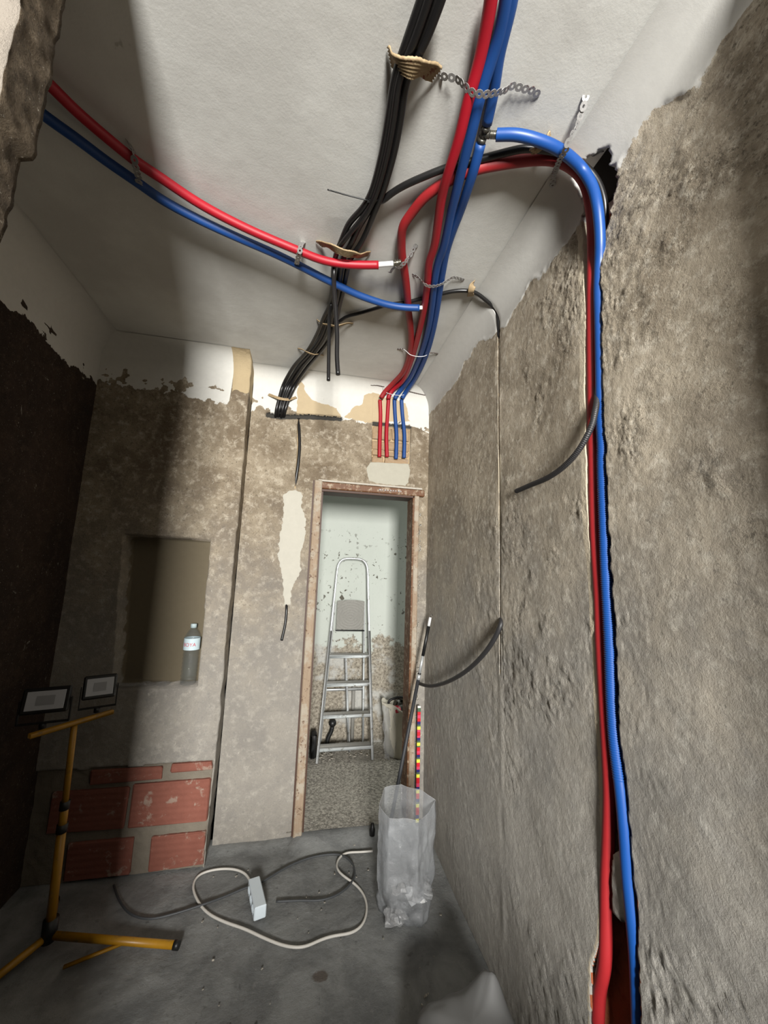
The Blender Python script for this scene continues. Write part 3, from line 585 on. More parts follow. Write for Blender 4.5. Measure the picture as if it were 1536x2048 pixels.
ext = lambda a, val=-.05: np.concatenate([a.ravel(), np.full(len(core.v), val)])
wb = mesh('wall_back', X3, Fb, m_back, origin=(.2, YB, 0), attrs=dict(paint=ext(pb), gyp=ext(gyp), gyp2=ext(gyp2-.0), white=ext(patch), grey=ext(pdoor),
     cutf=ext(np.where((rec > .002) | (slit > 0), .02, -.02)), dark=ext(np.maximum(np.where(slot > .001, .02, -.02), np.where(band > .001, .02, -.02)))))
tag(wb, kind='structure')
def brick(name, x0, x1, z0, z1, y, depth, mat, parent, seed, lab=None):
    rng = np.random.RandomState(seed); mb = MB()
    mb.box(((x0+x1)/2, y+depth/2, (z0+z1)/2), (x1-x0, depth, z1-z0), None, .005)
    V_ = np.array(mb.v)+rng.normal(0, .0022, (len(mb.v), 3))*np.array([1, .5, 1])
    o = mesh(name, V_, mb.f, mat, parent, False)
    if lab: o['label'] = lab
    return o
for k, (x0, x1, z0, z1) in enumerate([(.410, .535, 2.405, 2.495), (.545, .668, 2.41, 2.497), (.410, .50, 2.335, 2.392), (.51, .668, 2.338, 2.395), (.410, .58, 2.292, 2.325), (.59, .668, 2.296, 2.328), (.410, .49, 2.235, 2.282), (.50, .668, 2.238, 2.284)]):
    brick('brick', x0, x1, z0, z1, YB+.014, .02, m_brick2, wb, 300+k)

# ---- left part of the back wall, one wall-thickness nearer, with the blocked niche and bare bricks
us = spans((XL-.03, -.97, .011), (-.97, -.50, .0065), (-.50, XA, .0055))
vs = spans((0, .52, .0075), (.52, 2.42, .0085), (2.42, VTOP, .0055))
U, V = grid(us, vs)
inx, Z, cn, sn = cove(V, ZC-RC)
pb = border(U, V, [(-1.24, 2.53), (-1.05, 2.51), (-.93, 2.50), (-.80, 2.50), (-.70, 2.49), (-.60, 2.485), (-.505, 2.445), (-.495, 2.46), (-.478, 2.9), (-.3, 2.95)], 61, .03)
pb = pb-.10*sstep(fbm(U, V, 20, 4, 64), .28, .40)
tan_ = np.where(U > -.485, V-2.58+fbm(U, V, 20, 3, 66)*.06, -.05)
niche = poly_sdf(U, V, [(-.962, 1.662), (-.524, 1.654), (-.512, .872), (-.912, .875)])+fbm(U, V, 12, 2, 67)*.006
ba = np.where(V < .50+.012*fbm(U, V, 9, 2, 70), .01+0*U, -.02); ba = np.where(U > -.400, -.02, ba)
h = crust(U, V, .7, 71)*(1-.93*sstep(pb, -.01, .02))+.002*sstep(pb, -.003, .003)
k = sstep(niche, -.001, .004); h = h*(1-k)-k*(.105+fbm(U, V, 5, 2, 72)*.004)
h = np.where(ba > 0, -.014+fbm(U, V, 40, 3, 73)*.005, h)
# broken arris beside the step
h = h-.012*sstep(U, -.415, -.398)*sstep(fbm(U*.2, V, 13, 3, 75), -.05, .2)*np.where((V < .9), 1, .25)
U2 = U+np.where(U > -.392, .002*0+.010*(fbm(U*0, V, 10, 3, 78))-np.where(V < .5, .012*sstep(V, .5, 0.), 0), 0)
X3 = np.stack([U2, YA-(inx+h*cn), Z+h*sn], -1).reshape(-1, 3)
F1 = gfaces(len(us), len(vs)).tolist()
# the step's side face back to the deeper wall, shares the last column
nU = len(us); nV = len(vs); edge = X3[(nU-1)*nV:nU*nV]; side = [X3]; nn = len(X3); ns = 6
for j in range(1, ns+1):
    p = edge.copy(); p[:, 1] = edge[:, 1]+(YB+.03-edge[:, 1])*j/ns; p[:, 0] += -.004*j/ns+.003*vn(p[:, 1]*9, p[:, 2]*12, 3, 2); side.append(p)
X3 = np.vstack(side)
for j in range(ns):
    a0 = (nU-1)*nV if j == 0 else nn+(j-1)*nV; b0 = nn+j*nV
    for i in range(nV-1): F1.append([a0+i, b0+i, b0+i+1, a0+i+1])
ex = lambda a, v=None: np.concatenate([a.ravel()]+[(a[-1, :] if v is None else np.full(nV, v))]*ns)
wbl = mesh('wall_back_left', X3, F1, m_backl, origin=(-.8, YA, 0), attrs=dict(paint=ex(pb, -.05), gyp=ex(tan_), mortar=ex(ba, -.02), smooth=ex(niche-.004, -.02)))
tag(wbl, kind='structure')
for k, (x0, x1, z0, z1) in enumerate([(-.60, -.405, .455, .498), (-.965, -.64, .425, .488), (-.768, -.404, .215, .412), (-1.12, -.785, .22, .40), (-.655, -.402, .012, .165), (-1.02, -.735, .01, .17)]):
    brick('brick', x0, x1, z0, z1, YA-.002, .03, m_brick, wbl, 200+k)

# ---- left wall, in the dark
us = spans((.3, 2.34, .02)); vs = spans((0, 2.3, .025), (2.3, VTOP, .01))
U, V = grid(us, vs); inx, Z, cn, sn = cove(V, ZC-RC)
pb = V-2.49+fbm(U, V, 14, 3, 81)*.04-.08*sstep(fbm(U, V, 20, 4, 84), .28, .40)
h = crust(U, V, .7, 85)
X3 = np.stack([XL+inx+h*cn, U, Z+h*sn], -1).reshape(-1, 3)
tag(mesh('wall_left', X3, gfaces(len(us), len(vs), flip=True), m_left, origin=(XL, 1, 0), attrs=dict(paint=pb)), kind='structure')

# ---- stub of the wall we look past, upper left
mb = MB()
zs = spans((0, 1.6, .03), (1.6, ZC, .006)); th = .068
V3 = []; pale = []; nc = None
for z in zs:
    # ragged free end: stepped where a brick has broken away below 2.10 m
    e = -.4255-(.013 if z < 2.095 else 0)-.010*max(0, min(1, (2.10-z)/.25))+.0035*float(vn(np.array(z), np.array(.3), 30, 2))+.002*float(vn(np.array(z), np.array(.3), 90, 5))
    ring = []
    ys = np.linspace(.508, .508+th, 12)
    for x in np.linspace(-1.2, e, 26): ring.append((x, .505, z, .01+.01*math.sin(z*9)))
    for y in ys: ring.append((e+.004*float(vn(np.array(y), np.array(z), 55, 7)), y, z, -.05))
    ring.append((-1.2, .508+th, z, -.05))
    nc = len(ring)
    for x, y, zz, p in ring:
        V3.append((x, y-.0035*float(vn(np.array(x), np.array(zz), 45, 9)), zz)); pale.append(p)
F3 = []
for i in range(len(zs)-1):
    for k in range(nc-1): F3.append((i*nc+k, i*nc+k+1, (i+1)*nc+k+1, (i+1)*nc+k))
tag(mesh('wall_front', V3, F3, m_jamb, origin=(-.8, .54, 0), attrs=dict(pale=[p+.03 if p > -.03 else p for p in pale])), kind='structure')

# ---- unseen low wall added behind the camera to shade floor and near wall
tag(MB().box((-.2, -.16, .37), (2.0, .08, .74), None, .004).build('shade_wall_low', m_jamb, smooth=False, attrs=None), kind='structure')

tag(MB().box((.81, .30, 1.385), (.12, .07, 2.77), None, .006).build('wall_front', m_jamb, smooth=False), kind='structure')  # unseen stub added to shade the near end of the right wall

# ---- ceiling and floor
us = spans((-1.3, .9, .02)); vs = spans((-.6, 2.5, .02)); U, V = grid(us, vs)
X3 = np.stack([U, V, ZC+.0005+.004*fbm(U, V, 2.2, 3, 91)*0+0*U], -1)
tag(mesh('ceiling', X3.reshape(-1, 3), gfaces(len(us), len(vs), flip=True), m_ceil, origin=(0, 1, ZC)), kind='structure')
us = spans((-1.3, .9, .012)); vs = spans((-.6, 1.2, .04), (1.2, 2.5, .011)); U, V = grid(us, vs)
zf = fbm(U, V, 5, 4, 95)*.007+fbm(U, V, 40, 2, 96)*.0018
ramp = np.where(U > .02, sstep(V, 2.30, 2.43)*.038, 0)*sstep(U, .0, .06)
zf = zf*(1-.5*sstep(ramp, 0, .03))-.004+ramp+sstep(V, 2.36, 2.45)*np.where(U < .02, .012, 0)
stain = .03-np.hypot((U-.16)*1.0, (V-1.686)*1.4)
tag(mesh('floor', np.stack([U, V, zf], -1).reshape(-1, 3), gfaces(len(us), len(vs)), m_floor, origin=(0, 1, 0), attrs=dict(stain=stain)), kind='structure')

# ---- the passage beyond the door
us = spans((0.0, 2.6, .05)); vs = spans((2.44, 3.52, .05)); U, V = grid(us, vs)
tag(mesh('floor', np.stack([U, V, .036+.003*fbm(U, V, 12, 3, 5)], -1).reshape(-1, 3), gfaces(len(us), len(vs)), m_terr, origin=(1, 3, .03)), kind='structure')
tag(MB().box((1.3, 3.53, 1.35), (2.7, .06, 2.8)).build('wall_far', m_beyond, smooth=False), kind='structure')
tag(MB().box((.02, 3.0, 1.35), (.06, 1.0, 2.8)).build('wall_passage_left', m_beyond, smooth=False), kind='structure')
tag(MB().box((1.3, 3.0, 2.70), (2.7, 1.1, .05)).build('ceiling', m_ceil, smooth=False), kind='structure')
tag(MB().box((1.75, 2.56, 1.35), (1.3, .06, 2.7)).build('wall_passage_near', m_beyond, smooth=False), kind='structure')

# ---- door frame
df = bpy.data.objects.new('door_1', None); link(df, (.39, YB, .04), None); tag(df, kind='structure')
def wob(mb, amp, seed):
    r = np.random.RandomState(seed); mb.v = [tuple(np.array(p)+r.normal(0, amp, 3)) for p in mb.v]; return mb
MB().bar((.062, YB-.014, .02), (.062, YB-.014, 2.075), .048, .05, (0, 1, 0), .005).build('side_casing', m_wood2, df, False)['label'] = 'left casing smeared with plaster'
MB().bar((.034, YB-.004, .02), (.034, YB-.004, 2.075), .012, .03, (0, 1, 0)).build('casing_edge', m_woodk, df, False)
MB().bar((.090, YB+.05, .03), (.090, YB+.05, 2.02), .012, .13, (0, 1, 0)).build('door_jamb', m_woodk, df, False)
MB().bar((.700, YB+.045, .03), (.700, YB+.045, 2.02), .012, .14, (0, 1, 0), .003).build('door_jamb', m_wood, df, False)
MB().bar((.722, YB-.010, .03), (.722, YB-.010, 2.03), .034, .034, (0, 1, 0), .005).build('side_casing', m_wood2, df, False)
MB().bar((.055, YB-.012, 2.046), (.775, YB-.012, 2.040), .045, .040, (0, 1, 0), .006).build('head_casing', m_wood, df, False)
MB().bar((.085, YB+.045, 2.014), (.705, YB+.045, 2.012), .016, .14, (0, 1, 0), .002).build('head_jamb', m_woodk, df, False)
MB().bar((.060, YB-.008, 2.078), (.760, YB-.008, 2.072), .012, .03, (0, 1, 0), .003).build('plaster_ledge', m_rubble, df, False)
r = np.random.RandomState(3); mb = MB()
for k in range(46):
    z = .25+1.7*r.rand(); s = .004+.006*r.rand()
    mb.box((.748+.012*r.rand(), YB-.006, z), (s*1.2, s, s*1.6), Matrix.Rotation(r.rand()*3, 3, 'Y'), s*.3)
tag(mb.build('broken_render_edge', m_rubble, wb, True), kind='stuff')
mb = MB()
for k in range(9): mb.box((.46+.018*k+.004*r.rand(), YB-.036, 2.041), (.010, .004, .006+.006*r.rand()), None, .001)
mb.build('plaster_splash', m_pex, df)

# ------------------------------------------------------------------ pipes
T = TUBES
def run(name, pts, rad, mat, parent=None, n=14, step=.012, label=None, cat=None, group=None, rf=None, rl=4):
    P = relax(smooth_path(pts, step), rl); mb = MB().tube(P, rad, n, True, rf)
    return tag(mb.build(name, mat, parent), label, cat, group)
def elbow(parent, p, mat=m_brass):
    p = Vector(p); MB().tube([p+Vector((0, -.004, .016)), p+Vector((0, 0, 0)), p+Vector((0, .004, -.012))], .0085, 12).build('elbow_fitting', mat, parent)
PR = .0150
t = thing('insulated_pipe', 'straight bright red pipe down the middle of the ceiling, beside the blue ones', 'pipe', T['red_main'][2])
run('foam_sleeve', T['red_main'], PR, m_red, t)
run('foam_sleeve', T['red_main_drop'], .0130, m_red, t); elbow(t, T['red_main_drop'][0])
t = thing('insulated_pipe', 'dull red pipe looping over the ceiling and down the chase in the right wall', 'pipe', T['red_loop'][20])
run('foam_sleeve', T['red_loop'], .0162, m_red2, t)
run('foam_sleeve', T['red_loop_drop'], .0130, m_red, t); elbow(t, T['red_loop_drop'][0])
t = thing('insulated_pipe', 'blue pipe running right beside the straight bright red pipe on the ceiling', 'pipe', T['blue_main'][2])
run('foam_sleeve', T['blue_main'], PR, m_blue, t)
run('foam_sleeve', T['blue_main_drop'], .0130, m_blue, t); elbow(t, T['blue_main_drop'][0])
t = thing('insulated_pipe', 'outer blue ceiling pipe interrupted by a dark metal tee', 'pipe', T['blue_second_a'][2])
run('foam_sleeve', T['blue_second_a'], PR*.95, m_blue, t)
run('foam_sleeve', T['blue_second_b'], PR, m_blue, t)
run('foam_sleeve', T['blue_second_drop'], .0130, m_blue, t); elbow(t, T['blue_second_drop'][0])
tp = [Vector(p) for p in T['tee']]; ta = [Vector(p) for p in T['tee_arm']]
mb = MB().tube(tp, .009, 12).tube([tp[0]*.75+tp[1]*.25, tp[0]*.35+tp[1]*.65], .0125, 10).tube([tp[1]*.6+tp[2]*.4, tp[1]*.1+tp[2]*.9], .0125, 10).tube(ta[:2], .010, 12)
tee = mb.build('tee_fitting', m_fitd, t)
mb = MB()
d_ = (ta[2]-ta[1])
for k in range(4): mb.tube([ta[1]+d_*(.10+.22*k), ta[1]+d_*(.24+.22*k)], .0098, 14)
mb.tube(ta[1:], .0080, 12).build('press_sleeve', m_brass, tee)
br = relax(smooth_path(T['blue_branch'], .0014), 60)
def ridg(i):
    z = br[i].z
    if z > 2.02 or z < 1.02: return PR*1.0
    return PR*.985+.0011*(1 if (i % 4) < 2 else -1)
tag(MB().tube(br, PR, 14, True, ridg).build('insulated_pipe', m_blue2), 'light blue ribbed pipe bending off the ceiling and down the right wall chase', 'pipe')
t = thing('insulated_pipe', 'bright red pipe from the dark left side, ending in a bare white stub', 'pipe', T['red_left'][4])
run('foam_sleeve', T['red_left'], PR, m_red, t)
run('inner_pipe', T['red_left_core'], .0095, m_pex, t)['label'] = 'bare white plastic pipe end'
a, b = Vector(T['red_left_fitting'][0]), Vector(T['red_left_fitting'][1]); mb = MB()
for k in range(4): mb.tube([a.lerp(b, .02+.24*k), a.lerp(b, .18+.24*k)], .0118, 14)
mb.tube([a, b], .0095, 12).build('press_sleeve', m_brass, t)
t = thing('insulated_pipe', 'blue pipe from the dark left side, below the red one, open at its end', 'pipe', T['blue_left'][4])
run('foam_sleeve', T['blue_left'], PR, m_blue, t); run('inner_pipe', T['blue_left_core'], .0085, m_pex, t)

# black conduits
for k in range(5):
    run('conduit', T['black_strand%d' % k], .0102, m_black, None, 12, label='black conduit in the thick twisted bundle along the ceiling', cat='conduit', group='bundled black ceiling conduits')
run('conduit', T['hang_a'], .0088, m_black, label='black conduit end hanging from the ceiling bundle, right one of two', cat='conduit', step=.01)
run('conduit', T['hang_b'], .0082, m_black, label='black conduit end hanging from the ceiling bundle, left one of two', cat='conduit', step=.01)
run('conduit', T['black_branch'], .0105, m_black, label='black conduit branching off the bundle to the hole in the right wall', cat='conduit')
run('conduit', T['black_thin'], .0085, m_black, label='thin black conduit crossing the ceiling to the narrow groove in the right wall', cat='conduit')
hk = relax(smooth_path(T['black_hook'], .0014), 40)
o = MB().tube(hk, .0085, 12, True, lambda i: .0085+(.0005 if (i % 4) < 2 else -.0004)).build('conduit', m_hose)
tag(o, 'black ribbed conduit hooking out of the pipe chase on the right wall', 'conduit')
run('conduit', T['low_hose'], .0098, m_hose, label='black conduit curving down from the right wall groove to the leaning pole', cat='conduit')
run('conduit', T['wall_conduit_in'], .0100, m_black, label='black conduit seen in the open slit of the back wall', cat='conduit', step=.008)
run('conduit', T['wall_conduit_out'], .0080, m_black, label='short black conduit stub below the white filler patch', cat='conduit', step=.008)
mb = MB().tube(smooth_path(T['zip_tail'], .01), .0022, 6)
e = Vector(T['zip_tail'][-1]); mb.box(e+Vector((.004, 0, 0)), (.010, .010, .008), None, .001)
tag(mb.build('cable_tie', m_blk), 'black cable tie with a long tail round the conduit bundle', 'cable tie')

# ------------------------------------------------------------------ straps
def frame_path(pts, step):
    P = smooth_path(pts, .004); out = [P[0]]; acc = 0; tot = 0
    for a, b in zip(P[:-1], P[1:]):
        L = (b-a).length
        while L > 1e-9 and acc+L >= step:
            f = (step-acc)/L; a = a.lerp(b, f); L = (b-a).length; out.append(a); acc = 0
        acc += L
    return out
def perf(name, pts, label, r=.0104, pitch=.0185, mat=m_steel, hole=.0036, up=(0, 0, -1), group=None, wire=None):
    C = frame_path(pts, pitch); mb = MB(); S = 10
    for i, c in enumerate(C):
        t = (C[min(i+1, len(C)-1)]-C[max(i-1, 0)])
        if t.length < 1e-6: continue
        t.normalize(); s = t.cross(Vector(up))
        if s.length < .2: s = t.cross(Vector((0, 1, 0)))
        s.normalize(); n = t.cross(s)
        V_ = []
        for lev in (-.0007, .0007):
            for rad in (r, hole):
                for k in range(S):
                    a = 2*math.pi*(k+.5)/S; V_.append(c+t*math.cos(a)*rad*1.04+s*math.sin(a)*rad*.92+n*lev)
        F_ = []
        for k in range(S):
            q = (k+1) % S
            F_ += [(k, q, S+q, S+k), (2*S+k, 3*S+k, 3*S+q, 2*S+q), (k, 2*S+k, 2*S+q, q), (S+k, S+q, 3*S+q, 3*S+k)]
        mb.add(V_, F_)
    return tag(mb.build(name, mat, smooth=False), label, 'strap', group)
S_ = STRAPS
perf('perforated_strap', S_['perf_main'], 'long perforated steel strap under the bright red and blue ceiling pipes')
perf('perforated_strap', S_['perf_branch'], 'perforated steel strap over the light blue branch pipe near the right wall')
perf('perforated_strap', S_['perf_left'], 'perforated strap on the left red and blue pipes, the one nearer the dark corner', r=.0115, pitch=.02)
perf('perforated_strap', S_['perf_mid'], 'perforated strap on the left red and blue pipes, the one nearer the black bundle', r=.0110, pitch=.019)
perf('perforated_strap', S_['perf_fit'], 'short perforated strap at the white stub of the left red pipe', r=.0100, pitch=.017)
perf('perforated_strap', S_['perf_tail'], 'tiny bent strap end hanging below the bare white pipe stub', r=.0060, pitch=.009, hole=.0022)
perf('perforated_strap', S_['perf_lower'], 'perforated strap below the red and blue ceiling pipes, where the thin black conduit crosses', r=.0095, pitch=.0165)
t = thing('wire_hanger', 'thin wire hanger round the red and blue pipes midway to the back wall', 'hanger', S_['wire_a'][3])
MB().tube(smooth_path(S_['wire_a'], .008), .0016, 6).build('wire', m_pex, t)
for nm, seg in (('l', S_['wire_a'][:2]), ('r', S_['wire_a'][-3:])):
    mb = MB()
    for p in smooth_path(seg, .014): mb.box(p, (.014, .006, .004), None, .001)
    mb.build('strap_end', m_dsteel, t, False)
t = thing('wire_hanger', 'thin wire hanger at the elbows of the four pipes above the door', 'hanger', S_['wire_b_m'][2])
MB().tube(smooth_path(S_['wire_b_m'], .008), .0016, 6).build('wire', m_pex, t)
for seg in (S_['wire_b_l'], S_['wire_b_r']):
    mb = MB()
    for p in smooth_path(seg, .018): mb.box(p, (.020, .006, .004), None, .001)
    mb.build('strap_end', m_dsteel, t, False)
def webbing(pts, w, label, ribs=6, up=(0, 0, -1), sink=.0012, ths=.0022, fray=True, twist=0):
    P = relax(smooth_path(pts, .004), 3); V_ = []; F_ = []; m = ribs*2+1; r = random.Random(len(label))
    for i, p in enumerate(P):
        t = (P[min(i+1, len(P)-1)]-P[max(i-1, 0)]).normalized(); s = t.cross(Vector(up)).normalized(); n = s.cross(t)
        ww = w*(1+.10*math.sin(i*.35)+.05*r.uniform(-1, 1))
        for lv in (0, 1):
            for k in range(m):
                a = k/(m-1)-.5
                jag = r.uniform(-.002, .003) if (fray and i in (0, len(P)-1)) else 0
                V_.append(p+s*ww*a+n*((sink if k % 2 else -sink)+lv*ths+twist*a*a)+t*jag)
    for i in range(len(P)-1):
        b = i*2*m; c = b+2*m
        for k in range(m-1):
            F_ += [(b+k, b+k+1, c+k+1, c+k), (b+m+k, c+m+k, c+m+k+1, b+m+k+1)]
        F_ += [(b, c, c+m, b+m), (b+m-1, b+2*m-1, c+2*m-1, c+m-1)]
    e = (len(P)-1)*2*m
    for k in range(m-1): F_ += [(k, m+k, m+k+1, k+1), (e+k, e+k+1, e+m+k+1, e+m+k)]
    return tag(mesh('webbing_strap', V_, F_, m_band), label, 'strap')
webbing(S_['band_top'], .040, 'wide ribbed tan strap round the black bundle at the top of the photo', 6, sink=.0020)
o = webbing(S_['band_mid'], .034, 'crumpled tan strap round the black bundle beside the left red pipe', 5)
webbing(S_['band_right'], .028, 'small tan strap on the thin black conduit near the right wall', 4)
webbing(S_['band_low'], .014, 'narrow tan strap where the two black conduit ends hang', 3)
webbing(S_['band_lower'], .012, 'narrow light tan strap low on the black bundle', 3)
webbing(S_['band_wall'], .018, 'tan strap holding the black bundle where it enters the back wall', 3, up=(0, -1, 0))
webbing(S_['band_branch'], .022, 'tan strap tucked behind the light blue branch pipe', 4)

# ------------------------------------------------------------------ ladder in the passage
lt = thing('step_ladder', 'dusty aluminium step ladder standing in the passage beyond the door', 'ladder', (.41, 3.25, .036))
def pt(u, z):     # point on the front frame plane; u -1 left .. 1 right
    f = (z-.04)/1.50; y = 3.20+.20*f
    xl = .196+.100*f; xr = .628-.064*f
    return Vector(((xl+xr)/2+u*(xr-xl)/2, y, z))
for u in (-1, 1):
    MB().bar(pt(u, .04), pt(u, 1.0), .020, .045, (0, 1, 0), .003).build('rail', m_alu, lt)
hp = [pt(-1, .98), pt(-1, 1.2), pt(-1, 1.40), pt(-1, 1.50)]
pl, pr = pt(-1, 1.50), pt(1, 1.50)
hp = [pt(-1, .98), pt(-1, 1.25), pt(-1, 1.50)]
for k in range(1, 6):
    a = math.pi/2*k/6; hp.append(Vector((pl.x+.002+.065*(1-math.cos(a)), 3.40, 1.52+.085*math.sin(a))))
hp += [Vector((pl.x+.08, 3.40, 1.609)), Vector((pr.x-.08, 3.40, 1.609))]
for k in range(5, 0, -1):
    a = math.pi/2*k/6; hp.append(Vector((pr.x-.002-.065*(1-math.cos(a)), 3.40, 1.52+.085*math.sin(a))))
hp += [pt(1, 1.50), pt(1, 1.25), pt(1, .98)]
MB().tube(relax(smooth_path(hp, .02), 2), .011, 12).build('guard_rail', m_alu, lt)
for z in (.135, .362, .592, .806):
    a, b = pt(-1, z), pt(1, z)
    st = MB().box(((a.x+b.x)/2, a.y+.035, z-.006), (b.x-a.x-.01, .085, .012), None, .003).build('step', m_alud, lt)
    MB().box(((a.x+b.x)/2, a.y-.012, z-.008), (b.x-a.x+.01, .010, .026), None, .003).build('step_nosing', m_alu, st)
mb = MB(); V_ = []; F_ = []
nx, nz = 40, 40
for i in range(nx+1):
    for j in range(nz+1):
        x = .306+.236*i/nx; z = 1.006+.24*j/nz+(.014*math.cos((i/nx-.5)*2.6)-.008 if j == nz else 0)
        rr_ = math.hypot((i/nx-.5)*1.0, (j/nz-.42)*1.2); V_.append((x, 3.345+.035*(z-1)-.0040*math.sin(rr_*62), z))
for i in range(nx):
    for j in range(nz): a = i*(nz+1)+j; F_.append((a, a+nz+1, a+nz+2, a+1))
n0 = len(V_); V_ += [(x, y+.008, z) for x, y, z in V_]; F_ += [tuple(n0+i for i in f[::-1]) for f in F_[:]]
mesh('platform', V_, F_, m_alud, lt)
MB().bar((.300, 3.34, 1.0), (.548, 3.34, .998), .014, .010, (0, 0, 1), .002).build('platform_edge', m_blk, lt)
for x0, x1 in ((.29, .225), (.545, .59)):
    MB().bar((x0, 3.40, 1.22), (x1, 3.44, .04), .018, .024, (0, 1, 0), .003).build('rear_leg', m_alu, lt)
MB().bar((.40, 3.385, .79), (.462, 3.345, .04), .022, .014, (0, 1, 0), .003).build('centre_strut', m_alu, lt)
MB().bar((.245, 3.42, .50), (.578, 3.42, .50), .014, .018, (0, 0, 1), .002).build('rear_brace', m_alu, lt)
mb = MB().tube([(.500, 3.47, .036), (.494, 3.47, .56)], .016, 12)
tag(mb.build('pipe_offcut', m_alud), 'grey pipe standing against the passage wall behind the ladder', 'pipe')
mb = MB().lathe([(0, -.028), (.018, -.024), (.030, -.010), (.032, .006), (.024, .024), (.010, .030), (0, .031)], (.322, 3.42, .236), 20)
t = thing('floor_plunger', 'black round-headed trap standing behind the lowest ladder step', 'plumbing trap', (.31, 3.42, .036))
mb.build('head', m_blk, t)
MB().tube(relax(smooth_path([(.322, 3.42, .21), (.315, 3.42, .17), (.296, 3.42, .135), (.285, 3.42, .09), (.285, 3.42, .05)], .01), 3), .017, 14).build('neck', m_blk, t)
MB().box((.30, 3.42, .056), (.13, .07, .04), None, .012).build('base', m_blk, t)
tag(MB().box((.165, 3.30, .13), (.05, .10, .18), None, .012).build('tool_case', m_blk), 'small black case in the dark left corner of the passage', 'case')

# sack of tools
t = thing('rubble_sack', 'pale cloth sack standing open to the right of the ladder', 'sack', (.86, 3.26, .04))
V_ = []; F_ = []; nA, nZ = 36, 18
def sackpt(k, j):
    a = 2*math.pi*k/nA; f = j/nZ
    rx = .115+.035*f-.03*max(0, .15-f)*3; ry = .10+.02*f
    w = 1+.05*math.sin(3*a+5*f)+.05*math.sin(7*a-3*f+1)*f+.02*math.sin(13*a+9*f)
    z = .040+f*(.365+.05*math.cos(a-math.pi)+.012*math.sin(5*a))
    return (.865+rx*w*math.cos(a), 3.27+ry*w*math.sin(a), z)
for j in range(nZ+1):
    for k in range(nA): V_.append(sackpt(k, j))
for j in range(4):
    for k in range(nA):
        x, y, z = sackpt(k, nZ); f = .94-.02*j; V_.append((.865+(x-.865)*f, 3.27+(y-3.27)*f, z-.035*(j+.2)))
for j in range(nZ+4):
    for k in range(nA): q = (k+1) % nA; F_.append((j*nA+k, j*nA+q, (j+1)*nA+q, (j+1)*nA+k))
F_.append(tuple(range(nA))[::-1]); F_.append(tuple((nZ+4)*nA+k for k in range(nA)))
mesh('sack_cloth', V_, F_, m_crop, t)
V_ = []; F_ = []
for i in range(9):
    for j in range(15):
        z = .05+.40*j/14; x = .690+.10*i/8+.028*(1-j/14)+.006*math.sin(j*1.3+i); V_.append((x, 3.175-.02*math.sin(i*.8)+.010*math.sin(j*.9+i*1.7)-.01*math.cos(i*2.2), z-(.05*i/8*(j/14))))
for i in range(8):
    for j in range(14): a = i*15+j; F_.append((a, a+15, a+16, a+1))
mesh('torn_plastic_side', V_, F_, m_film, t)
t = thing('angle_grinder', 'red and black power tool sticking out of the pale cloth sack', 'power tool', (.85, 3.25, .36))
MB().lathe([(0, -.03), (.030, -.028), (.034, 0), (.032, .05), (.024, .062), (0, .064)], (.800, 3.225, .388), 8, Matrix.Rotation(math.radians(70), 3, 'X') @ Matrix.Rotation(.5, 3, 'Y')).build('motor_casing', m_mach, t, False)
MB().box((.862, 3.28, .41), (.10, .08, .09), Matrix.Rotation(.3, 3, 'Y'), .018).build('body', m_fitd, t)
MB().tube(relax(smooth_path([(.765, 3.25, .38), (.762, 3.25, .45), (.80, 3.25, .468), (.87, 3.26, .475), (.925, 3.27, .45), (.925, 3.27, .40)], .008), 3), .010, 10).build('handle', m_blk, t)
MB().box((.90, 3.24, .455), (.030, .03, .05), Matrix.Rotation(-.2, 3, 'Y'), .006).build('trigger_guard', m_blk, t)
mb = MB(); r = np.random.RandomState(9)
for k in range(26): s = .006+.012*r.rand(); mb.box((.22+.5*r.rand(), 3.22+.16*r.rand(), .04), (s*1.6, s, s*.5), Matrix.Rotation(r.rand()*3, 3, 'Z'), s*.15)
tag(mb.build('plaster_debris', m_rubble), 'scattered plaster crumbs on the floor under the ladder', 'debris', kind='stuff')

# ------------------------------------------------------------------ things leaning at the right of the door
a, b = Vector(T['pole'][0]), Vector(T['pole'][1]); a = a+(b-a)*.0
t = thing('telescopic_pole', 'thin dark pole leaning on the right wall beside the door', 'pole', a)
L = lambda f: a.lerp(b, f)
MB().tube([L(.004), L(.30), L(.712)], .0105, 12).build('lower_tube', m_pole, t)
MB().tube([L(.712), L(.735)], .0115, 12).tube([L(.742), L(.818)], .0090, 12).build('metal_sleeve', m_alu, t)
MB().tube([L(.735), L(.742)], .010, 12).build('joint_ring', m_blk, t)
MB().tube([L(.818), L(.955)], .0098, 12).build('upper_tube', m_blk, t)
MB().tube([L(.955), L(.996)], .0085, 12).build('white_tip', m_pex, t)
e = L(.996); MB().tube([e, e+Vector((.004, 0, .012)), e+Vector((.010, 0, .020)), e+Vector((.014, 0, .012))], .0022, 8).build('hook', m_fitd, t)
p0 = Vector((.753, 2.390, .036)); p1 = Vector((.7515, 2.390, .70))
t = thing('striped_rod', 'red, blue and yellow banded rod standing in the corner by the door', 'rod', p0)
bands = [('w', .012), ('g', .022), ('r', .018), ('p', .02), ('r', .018), ('n', .016), ('g', .012), ('y', .018), ('p', .014), ('r', .020), ('p', .012), ('n', .015), ('g', .012), ('y', .018), ('g', .008), ('r', .020), ('p', .016), ('r', .006), ('n', .015), ('g', .010), ('y', .019), ('r', .022), ('p', .016), ('n', .015), ('g', .011), ('y', .019), ('r', .03), ('p', .02), ('n', .016), ('y', .019), ('r', .03), ('n', .016), ('g', .011), ('y', .019), ('r', .04), ('n', .02), ('y', .02)]
